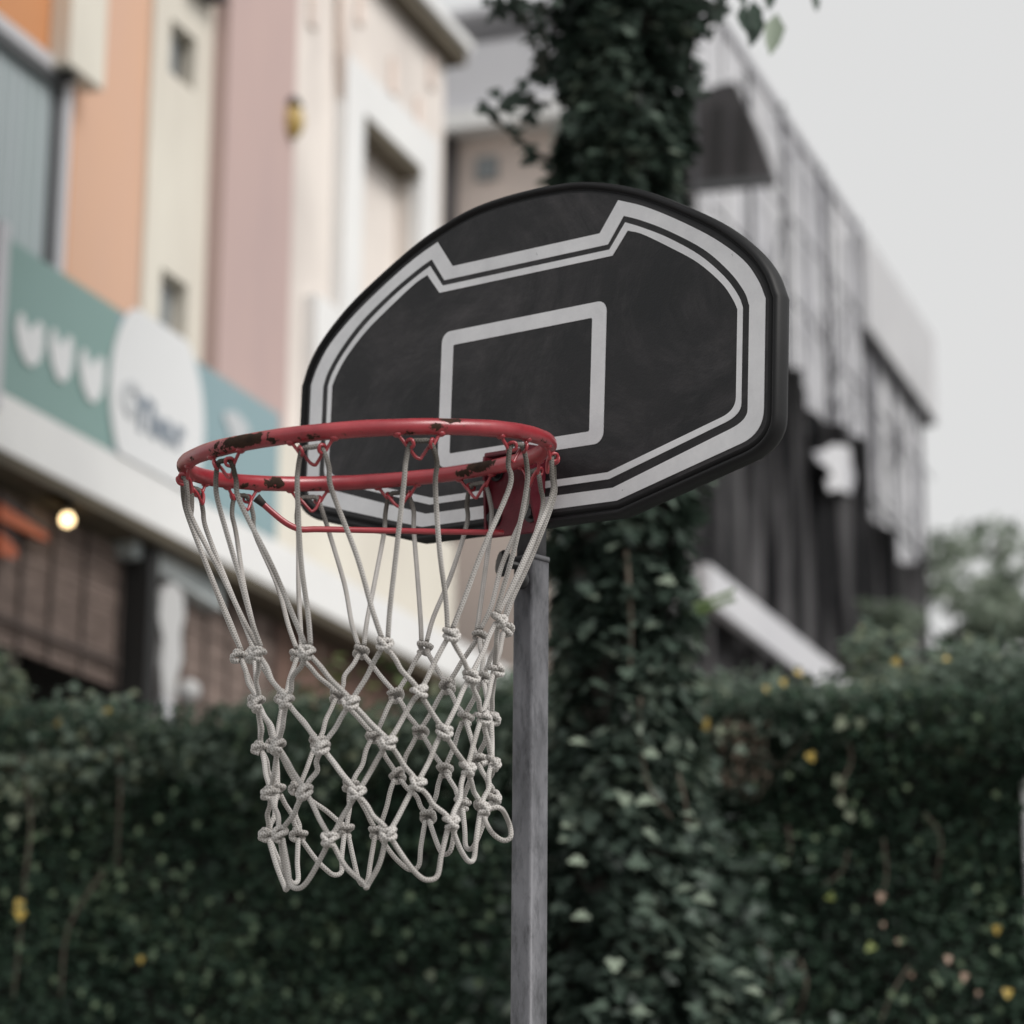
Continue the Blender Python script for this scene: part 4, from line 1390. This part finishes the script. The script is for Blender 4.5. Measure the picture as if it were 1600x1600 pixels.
def half_loop(P_, mirror_top=True, top_closed=False):
    """12 control points of the right half -> smooth closed outline, mirrored"""
    P_ = [Vector((a / 1000, b / 1000)) for a, b in P_]
    # rounded lower corner between points 1 and 3
    d0, d1 = P_[1] - P_[0], P_[3] - P_[4]
    den = d0.x * d1.y - d0.y * d1.x
    q = P_[3] - P_[1]
    t = (q.x * d1.y - q.y * d1.x) / den
    ctl = P_[1] + d0 * t
    out = [P_[0]]
    for k in range(9):
        s = k / 8
        out.append(P_[1] * (1 - s) ** 2 + ctl * 2 * s * (1 - s) + P_[3] * s * s)
    arc = P_[4:] if top_closed else P_[4:11]
    if top_closed:
        ext = [Vector((p.x, p.y, 0)) for p in arc] + [Vector((-arc[-2].x, arc[-2].y, 0))]
        cm = catmull(ext, 6)[:-7]
        cm.append(ext[-2])
    else:
        cm = catmull([Vector((p.x, p.y, 0)) for p in arc], 5)
    out += [Vector((p.x, p.y)) for p in cm]
    if not top_closed: out.append(P_[11])
    left = [Vector((-p.x, p.y)) for p in reversed(out)]
    if top_closed: left = left[1:]
    return out + left


LA = half_loop([(188, -209), (403, -154), (430, -139), (440, -110), (440, 40), (427, 67), (401, 100), (350, 139), (285, 177), (225, 207), (177, 225), (144, 182)])
LB = half_loop([(180, -190), (384, -132), (405, -123), (413, -109), (413, 34), (404, 55), (378, 87), (333, 126), (269, 164), (219, 188), (188, 200), (160, 163)])
LC = half_loop([(173, -177), (375, -122), (393, -115), (402, -99), (402, 33), (394, 51), (370, 81), (326, 119), (269, 154), (222, 177), (191, 190), (163, 155)])
LD = half_loop([(170, -167), (369, -114), (385, -106), (393, -89), (393, 32), (385, 47), (365, 73), (323, 109), (272, 140), (223, 167), (196, 177), (169, 145)])
LG = half_loop([(191, -218), (405, -164), (436, -148), (449, -120), (449, 38), (434, 72), (405, 107), (353, 148), (284, 187), (213, 221), (145, 244), (85, 256), (0, 260)], top_closed=True)


def offset_loop(L, o):
    n = len(L)
    out = []
    for i in range(n):
        a, b, c_ = L[i - 1], L[i], L[(i + 1) % n]
        e1, e2 = (b - a).normalized(), (c_ - b).normalized()
        n1, n2 = Vector((e1.y, -e1.x)), Vector((e2.y, -e2.x))
        m = (n1 + n2).normalized()
        out.append(b + m * (o / max(.5, m.dot(n1))))
    return out


bm = bmesh.new()
prof = [(-.004, 0.0), (-.0005, -.0005), (.0008, -.003), (.002, -.0035), (.0032, -.001), (.005, .0022), (.0075, .0036), (.010, .0028), (.0122, 0.0), (.0134, -.005), (.0137, -.011), (.0133, -.018), (.0115, -.025), (.008, -.029), (.0, -.030)]
rings = []
for o_, w_ in prof:
    rings.append([bm.verts.new(BP(p.x, p.y, w_)) for p in offset_loop(LG, o_)])
n = len(LG)
for a, b in zip(rings[:-1], rings[1:]):
    for i in range(n):
        f = bm.faces.new((a[i], a[(i + 1) % n], b[(i + 1) % n], b[i]))
        f.smooth = True
for f in bm.faces: f.material_index = 1
bm.faces.new(rings[0])
bm.faces.new(rings[-1][::-1])
bmesh.ops.recalc_face_normals(bm, faces=bm.faces[:])
board = obj('backboard', bm, M['board'], hoop)
board.data.materials.append(M['bead'])


def band(name, outer, inner, w0, w1, parent):
    bm = bmesh.new()
    n = len(outer)
    R4 = [[bm.verts.new(BP(p.x, p.y, w)) for p in L] for L, w in ((outer, w0), (outer, w1), (inner, w1), (inner, w0))]
    for k in range(3):
        for i in range(n):
            bm.faces.new((R4[k][i], R4[k][(i + 1) % n], R4[k + 1][(i + 1) % n], R4[k + 1][i]))
    bmesh.ops.recalc_face_normals(bm, faces=bm.faces[:])
    return obj(name, bm, M['print'], parent)


band('outer_line', LA, LB, -.0008, .0008, board)
band('inner_line', LC, LD, -.0008, .0008, board)


def rrect(u0, u1, v0, v1, r, seg=6):
    out = []
    for cx_, cy_, a0 in ((u1 - r, v0 + r, -90), (u1 - r, v1 - r, 0), (u0 + r, v1 - r, 90), (u0 + r, v0 + r, 180)):
        for k in range(seg):
            a = R(a0 + 90 * k / (seg - 1))
            out.append(Vector((cx_ + r * math.cos(a), cy_ + r * math.sin(a))))
    return out


band('target_box', rrect(-.160, .1605, -.124, .082, .016), rrect(-.1365, .1345, -.1045, .060, .003), -.0008, .0008, board)

# pole: square tube, clamp end, knob, upper tube and board mounts
FP = Frame(POLE, U, N)


def sq_tube(bm, half, z0, z1, rad):
    L = rrect(-half, half, -half, half, rad, 6)
    a = [bm.verts.new(FP.P(p.x, p.y, z0)) for p in L]
    b = [bm.verts.new(FP.P(p.x, p.y, z1)) for p in L]
    n = len(L)
    for i in range(n):
        bm.faces.new((a[i], a[(i + 1) % n], b[(i + 1) % n], b[i])).smooth = True
    bm.faces.new(a[::-1])
    bm.faces.new(b)


def zpole(y): return at(830, y, 3.75).z


zcl = zpole(868)
bm = bmesh.new()
sq_tube(bm, .0193, 0, zcl, .0055)
pole = obj('pole', bm, M['pole'], hoop)
bm = bmesh.new()
sq_tube(bm, .0205, zcl - .004, zcl + .003, .006)
sq_tube(bm, .0165, zcl + .003, O.z + .12, .005)
obj('upper_tube', bm, grimy('dark_steel', (.16, .16, .17), (.07, .07, .075), .5, (10, 10, 2), 2.0), hoop)
bm = bmesh.new()
for k in range(2):
    zz_ = O.z - .12 + k * .2
    bx(bm, FP, (-.03, .03), (-.022, .0185), (zz_, zz_ + .04), .003)
    bx(bm, FP, (-.012, .05), (.019, .036), (zz_ + .006, zz_ + .034))
obj('board_mount', bm, M['dark_metal'], hoop)
bm = bmesh.new()
bx(bm, FP, (-.14, .14), (-.14, .14), (0.001, .012), .003)
bp = obj('base_plate', bm, M['pole'], hoop)
# knob left of the pole and the bolt below it
kc = at(787, 880, 3.76)
bm = bmesh.new()
ax = (kc - at(806, 884, 3.765)).normalized()
cyl(bm, kc - ax * .004, kc + ax * .008, .016, 10)
for k in range(5):
    a = 2 * math.pi * k / 5
    e = ax.orthogonal().normalized()
    e2_ = ax.cross(e)
    ball(bm, kc + (e * math.cos(a) + e2_ * math.sin(a)) * .012, .0085, (1, 1, 1), 8)
cyl(bm, kc - ax * .03, kc - ax * .004, .006, 8)
obj('clamp_knob', bm, M['black_plastic'], hoop)
bm = bmesh.new()
bc = at(815, 906, 3.745)
ball(bm, bc, .0115, (1, 1, 1.25), 10)
obj('clamp_bolt', bm, M['black_plastic'], hoop)

# rim
RC = Vector((-0.19616908, 3.50726629, 0.97723519 + EYE))
RN = Vector((-0.07485291, -0.12863079, 0.98886357)).normalized()
RR = .2462
ex = (Vector((1, 0, 0)) - RN * RN.x).normalized()
ef = -RN.cross(ex)
TR = .0109


def RP(deg, r=RR, h=0.0):
    a = R(deg)
    return RC + (ex * math.cos(a) + ef * math.sin(a)) * r + RN * h


bm = bmesh.new()
nring, sides = 320, 20
chip_l = bm.verts.layers.float.new('chip')
# worn places: angle, half width, centre round the tube (deg; 90 = top, 0 = outside), half height, strength
chips = [(126, 12, 15, 80, .62), (136, 6, -20, 60, .44), (116, 5, -35, 45, .45), (104, 6, -30, 45, .36), (94, 4, -40, 40, .26), (62, 5, 50, 45, .62), (67, 4, -20, 60, .34), (172, 9, -30, 55, .36), (152, 5, -35, 40, .26), (185, 8, -20, 60, .34),
         (310, 8, 150, 85, .66), (303, 6, 200, 45, .44), (233, 5.5, 185, 75, .6), (222, 6, 225, 40, .34), (250, 6, 230, 35, .3), (280, 8, 240, 34, .28), (75, 3, -70, 40, .32), (110, 3, -75, 40, .36), (140, 3, -75, 40, .36), (20, 6, -40, 40, .25)]
prev = None
rings = []
for i in range(nring):
    dg = 360 * i / nring
    c_ = RP(dg)
    out_ = (ex * math.cos(R(dg)) + ef * math.sin(R(dg)))
    ring = []
    for k in range(sides):
        ta = 360 * k / sides
        p = c_ + (out_ * math.cos(R(ta)) + RN * math.sin(R(ta))) * TR
        ch = 0.0
        for A_, hw_, tc, th_, stg in chips:
            da_ = abs((dg - A_ + 180) % 360 - 180) / hw_
            dt_ = abs((ta - tc + 180) % 360 - 180) / th_
            e_ = 1 - math.sqrt(da_ * da_ + dt_ * dt_)
            if e_ > 0: ch = max(ch, min(stg, stg * 1.8 * e_))
        dent = .0006 * mnoise.noise(p * 25)
        v_ = bm.verts.new(p + (p - c_).normalized() * (dent - .0006 * min(1, ch * 2)))
        v_[chip_l] = ch
        ring.append(v_)
    rings.append(ring)
for i in range(nring):
    a, b = rings[i], rings[(i + 1) % nring]
    for k in range(sides):
        bm.faces.new((a[k], b[k], b[(k + 1) % sides], a[(k + 1) % sides])).smooth = True
bmesh.ops.recalc_face_normals(bm, faces=bm.faces[:])
rim = obj('rim', bm, M['rim'], hoop)

# bracket that carries the rim
FB = None


def bbox_(bm, u, v, w):
    vs = [bm.verts.new(BP(a, b, c_)) for a in u for b in v for c_ in w]
    q = [(0, 1, 3, 2), (4, 6, 7, 5), (0, 4, 5, 1), (2, 3, 7, 6), (0, 2, 6, 4), (1, 5, 7, 3)]
    fs = [bm.faces.new([vs[i] for i in f]) for f in q]
    bmesh.ops.recalc_face_normals(bm, faces=fs)
    es = list({e for f in fs for e in f.edges})
    bmesh.ops.bevel(bm, geom=es, offset=.0012, segments=2, affect='EDGES')


bm = bmesh.new()
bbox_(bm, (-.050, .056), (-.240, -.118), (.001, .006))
bkt = obj('rim_bracket', bm, M['shaded_red'], hoop)
for us in (-.050, .056):
    bm = bmesh.new()
    k_ = .25 if us < 0 else 1.0
    pts = [(-.236, .0065), (-.118, .0065), (-.122, .0065 + .045 * k_), (-.140, .0065 + .049 * k_), (-.234, .0065 + .012 * k_)]
    a = [bm.verts.new(BP(us - .002, v_, w_)) for v_, w_ in pts]
    b = [bm.verts.new(BP(us + .002, v_, w_)) for v_, w_ in pts]
    fs = [bm.faces.new(a), bm.faces.new(b)]
    for i in range(5): fs.append(bm.faces.new((a[i], a[(i + 1) % 5], b[(i + 1) % 5], b[i])))
    bmesh.ops.recalc_face_normals(bm, faces=fs)
    obj('side_gusset', bm, M['shaded_red'], bkt)
bm = bmesh.new()
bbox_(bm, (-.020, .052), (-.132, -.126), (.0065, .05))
obj('top_plate', bm, M['shaded_red'], bkt)
for (u_, v_) in ((-.036, -.212), (.036, -.212), (-.034, -.145), (.036, -.145)):
    bm = bmesh.new()
    cyl(bm, BP(u_, v_, .0062), BP(u_, v_, .009), .0135, 16)
    cyl(bm, BP(u_, v_, .009), BP(u_, v_, .016), .009, 6, .008)
    obj('bolt', bm, M['black_plastic'], bkt)
# bent brace rod with its loose end
bm = bmesh.new()
rod = [at(785, 832, 3.66), at(700, 831, 3.60), at(600, 829, 3.52), at(500, 827, 3.45), at(470, 827, 3.43), at(448, 818, 3.42), at(425, 800, 3.415), at(402, 779, 3.41)]
tube(bm, catmull(rod, 6), .0042, 10)
br = obj('brace_rod', bm, M['red_metal'], hoop, True)
bm = bmesh.new()
e = rod[-1]
dv = (rod[-1] - rod[-2]).normalized()
tube(bm, [e - dv * .012, e - dv * .004, e + dv * .002], .0046, 10, taper=lambda t: 1 + .45 * t)
obj('rod_end', bm, M['rust_tip'], br)

# net hooks
HK = [5, 36.6, 71.8, 103.6, 135, 166, 195, 221, 247, 277, 305.6, 334]


def hook_frame(dg):
    a = R(dg)
    tng = (-ex * math.sin(a) + ef * math.cos(a))
    out_ = (ex * math.cos(a) + ef * math.sin(a))
    return RP(dg), tng, out_, RN


for i, dg in enumerate(HK):
    c_, tg, ou, nn = hook_frame(dg)
    nn = nn * .88
    jit = random.uniform(-.002, .002)
    path = [(-.029, -.009, 0), (-.022, -.020, .001), (-.015, -.031, .003), (-.011, -.029, .010), (-.013, -.021, .011), (-.017, -.021, .004), (-.012, -.030, -.002), (-.004, -.042, -.004), (.001 + jit, -.046, -.004), (.006, -.042, -.004),
            (.013, -.030, -.002), (.017, -.021, .004), (.013, -.021, .011), (.011, -.029, .010), (.015, -.031, .003), (.022, -.020, .001), (.029, -.009, 0)]
    bm = bmesh.new()
    tube(bm, catmull([c_ + tg * a + nn * b + ou * (d if math.sin(R(dg)) > 0 else d) for a, b, d in path], 5), .0023, 8)
    for sgn in (-1, 1):
        ball(bm, c_ + tg * sgn * .029 + nn * -.0105, .0055, (1.2, 1.2, .8), 8)
    obj('net_hook', bm, M['red_metal'], rim, True)

# net: knots row by row, read off the photograph, on rings of shrinking radius
A_odd = [20, 54, 88, 119, 151, 181, 208, 234, 262, 291, 320, 350]
A_even = [37, 71, 103, 135, 166, 195, 221, 248, 277, 306, 335, 5]
R1 = [(778, 967), (704, 991), (601, 1006), (480, 1017), (404, 1021), (375, 1025), (397, 1023), (466, 1022), (564, 1017), (663, 1011), (749, 993), (789, 981)]
R2 = [(735, 1057), (655, 1081), (549, 1096), (448, 1095), (404, 1099), (402, 1095), (444, 1090), (528, 1086), (618, 1085), (698, 1071), (754, 1059), (773, 1046)]
R3 = [(753, 1120), (693, 1142), (607, 1159), (503, 1168), (435, 1166), (408, 1168), (430, 1163), (497, 1158), (584, 1150), (656, 1142), (726, 1121), (768, 1121)]
R4 = [(729, 1200), (652, 1223), (558, 1239), (477, 1236), (423, 1239), (435, 1234), (466, 1231), (548, 1226), (621, 1211), (694, 1202), (746, 1187), (769, 1190)]
R5 = [(752, 1262), (704, 1284), (607, 1301), (516, 1310), (439, 1303), (419, 1303), (468, 1304), (541, 1296), (589, 1299), (668, 1275), (721, 1254), (769, 1245)]
BL = [(733, 1346), (668, 1375), (572, 1387), (466, 1388), (447, 1390), (458, 1380), (522, 1367), (567, 1382), (642, 1359), (696, 1335), (735, 1327), (797, 1314)]
RAD = [.172, .156, .152, .147, .146, .128]


def ringpts(px, angs, rad):
    return [at(x, y, RC.y + .005 - rad * math.sin(R(a))) for (x, y), a in zip(px, angs)]


rows = [ringpts(p, a, r) for p, a, r in ((R1, A_odd, RAD[0]), (R2, A_even, RAD[1]), (R3, A_odd, RAD[2]), (R4, A_even, RAD[3]), (R5, A_odd, RAD[4]))]
bot = ringpts(BL, A_even, RAD[5])
net = bpy.data.objects.new('net', None)
C.objects.link(net)
net.parent = hoop
NC = [sum((p for p in r_), Vector()) / 12 for r_ in rows]
CR = .0034
grime_z = (rows[0][0].z, RC.z)


def cord(pts, n=7, hook=False):
    bm = bmesh.new()
    gl_ = bm.verts.layers.float.new('grime')
    path = catmull(pts, n)
    tube(bm, path, CR, 9)
    for v_ in bm.verts:
        t = (v_.co.z - (hook - .11)) / .07 if hook else 0
        v_[gl_] = min(1.0, max(0.0, min(.95, t)) * (.85 + .5 * mnoise.noise(v_.co * 18))) if hook else 0.0
    return obj('cord', bm, M['cord'], net, True)


def side_off(p, q, c_):
    """small sideways shift so two cords sit side by side in a knot"""
    d = (q - p)
    t = Vector((d.x, d.y, 0))
    return t.normalized() * .0042 if t.length > 1e-6 else Vector()


# upper loops over the hooks
for k in range(12):
    c_, tg, ou, nn = hook_frame(HK[k])
    a_k, b_k = rows[0][k - 1], rows[0][k]
    pts = []
    for sgn, kn in ((-1, a_k), (1, b_k)):
        e = kn + Vector((0, 0, .008)) - side_off(kn - tg * sgn * .0, kn + tg * sgn * .05, NC[0]) * 1.0
        s1_ = c_ + tg * sgn * .013 + nn * -.0245 + ou * .004 + nn * .003
        s2_ = c_ + tg * sgn * .0205 + nn * -.046 + ou * .003
        s3_ = c_ + tg * sgn * .0225 + nn * -.075 + Vector((random.gauss(0, .002), random.gauss(0, .002), 0))
        dlt = e - s3_
        m1 = s3_ + dlt * .45 + tg * sgn * .002 + Vector((random.gauss(0, .002), random.gauss(0, .002), 0))
        m2 = s3_ + dlt * .8 + Vector((random.gauss(0, .0015), random.gauss(0, .0015), 0))
        seq = [e, m2, m1, s3_, s2_, s1_]
        pts.append(seq)
    top_ = c_ + nn * -.0188 + ou * .005
    cord(pts[0] + [top_] + pts[1][::-1], 7, c_.z)
# diamonds
for r_ in range(4):
    up_, dn = rows[r_], rows[r_ + 1]
    for k in range(12):
        for j in ((k, (k - 1) % 12) if r_ % 2 == 0 else (k, (k + 1) % 12)):
            p, q = up_[k], dn[j]
            so_ = side_off(p, q, NC[r_])
            a = p + so_ + Vector((0, 0, -.006))
            b = q - so_ * .9 + Vector((0, 0, .006))
            d = b - a
            bow = Vector((random.gauss(0, .0017), random.gauss(0, .0017), random.gauss(0, .001)))
            sag = Vector((0, 0, -.0035)) - so_ * .25
            cord([a, a + d * .25 + so_ * .2 + Vector((0, 0, -.001)), a + d * .55 + bow + sag * .4, a + d * .85 - so_ * .15, b], 6)
# bottom loops: between two knots of the last row
for k in range(12):
    p, q = rows[4][k], rows[4][(k + 1) % 12]
    m_ = bot[k]
    so_ = side_off(p, q, NC[4])
    a, b = p + so_ * .7 + Vector((0, 0, -.006)), q - so_ * .7 + Vector((0, 0, -.006))
    w_ = (b - a)
    hz = Vector((w_.x, w_.y, 0))
    wl_ = hz * .17 if k not in (2,) else hz * .05
    a1_ = a.lerp(m_, .5) - hz * .06 + Vector((0, 0, -.002))
    b1_ = b.lerp(m_, .5) + hz * .06 + Vector((0, 0, -.002))
    up_v = Vector((0, 0, abs(m_.z - (a.z + b.z) / 2) * .10))
    if k == 11:
        side = (at(800, 1290, m_.y) - at(769, 1250, m_.y))
        cord([a, at(757, 1275, a.y), at(768, 1300, m_.y), at(786, 1313, m_.y), at(798, 1307, m_.y), at(795, 1285, m_.y), at(780, 1262, b.y), b], 6)
    else:
        cord([a, a1_, m_ - wl_ + up_v, m_, m_ + wl_ + up_v, b1_, b], 6)


# knots: a wrap round the cords with the loop ends over it; a few shapes shared by all
def knot_mesh(seed):
    rg_ = random.Random(seed)
    bm = bmesh.new()
    bm.verts.layers.float.new('grime')
    w, dp = .0084 * rg_.uniform(.92, 1.1), .0072
    tl = rg_.uniform(-.25, .25)
    ring = [Vector((w * math.cos(a), -dp * math.sin(a), .0035 + tl * w * math.cos(a) * .5 + .0012 * math.sin(2 * a))) for a in [2 * math.pi * k / 22 for k in range(22)]]
    tube(bm, ring, .0036, 8, closed=True)
    sg = rg_.choice((-1, 1))
    lo = [Vector((sg * .0085, .002, .003)), Vector((sg * .0080, -.0066, -.001)), Vector((sg * .0035, -.0088, -.0062)), Vector((-sg * .0030, -.0078, -.0078)), Vector((-sg * .0070, -.0030, -.0058)), Vector((-sg * .0060, .004, -.002))]
    tube(bm, catmull(lo, 5), .0036, 8)
    lo2 = [Vector((-sg * .0085, -.004, .004)), Vector((-sg * .0050, -.0094, .001)), Vector((0.0, -.0100, -.0025)), Vector((sg * .0045, -.0060, -.0075)), Vector((sg * .0055, .001, -.0085))]
    tube(bm, catmull(lo2, 5), .0034, 8)
    me = bpy.data.meshes.new('knot')
    bm.to_mesh(me)
    bm.free()
    me.materials.append(M['cord'])
    return me


KM = [knot_mesh(s) for s in range(8)]
for r_, row in enumerate(rows):
    angs = A_odd if r_ % 2 == 0 else A_even
    for k, p in enumerate(row):
        o = bpy.data.objects.new('knot', random.choice(KM))
        C.objects.link(o)
        o.parent = net
        # local -y faces outwards from the net's axis
        out_ = Vector((math.cos(R(angs[k])), -math.sin(R(angs[k])), 0))
        rot = math.atan2(out_.y, out_.x) + math.pi / 2
        m_ = Matrix.Translation(p - POLE) @ Matrix.Rotation(rot, 4, 'Z') @ Matrix.Rotation(random.gauss(0, .28), 4, 'Y') @ Matrix.Rotation(random.gauss(0, .15), 4, 'X')
        o.matrix_local = m_
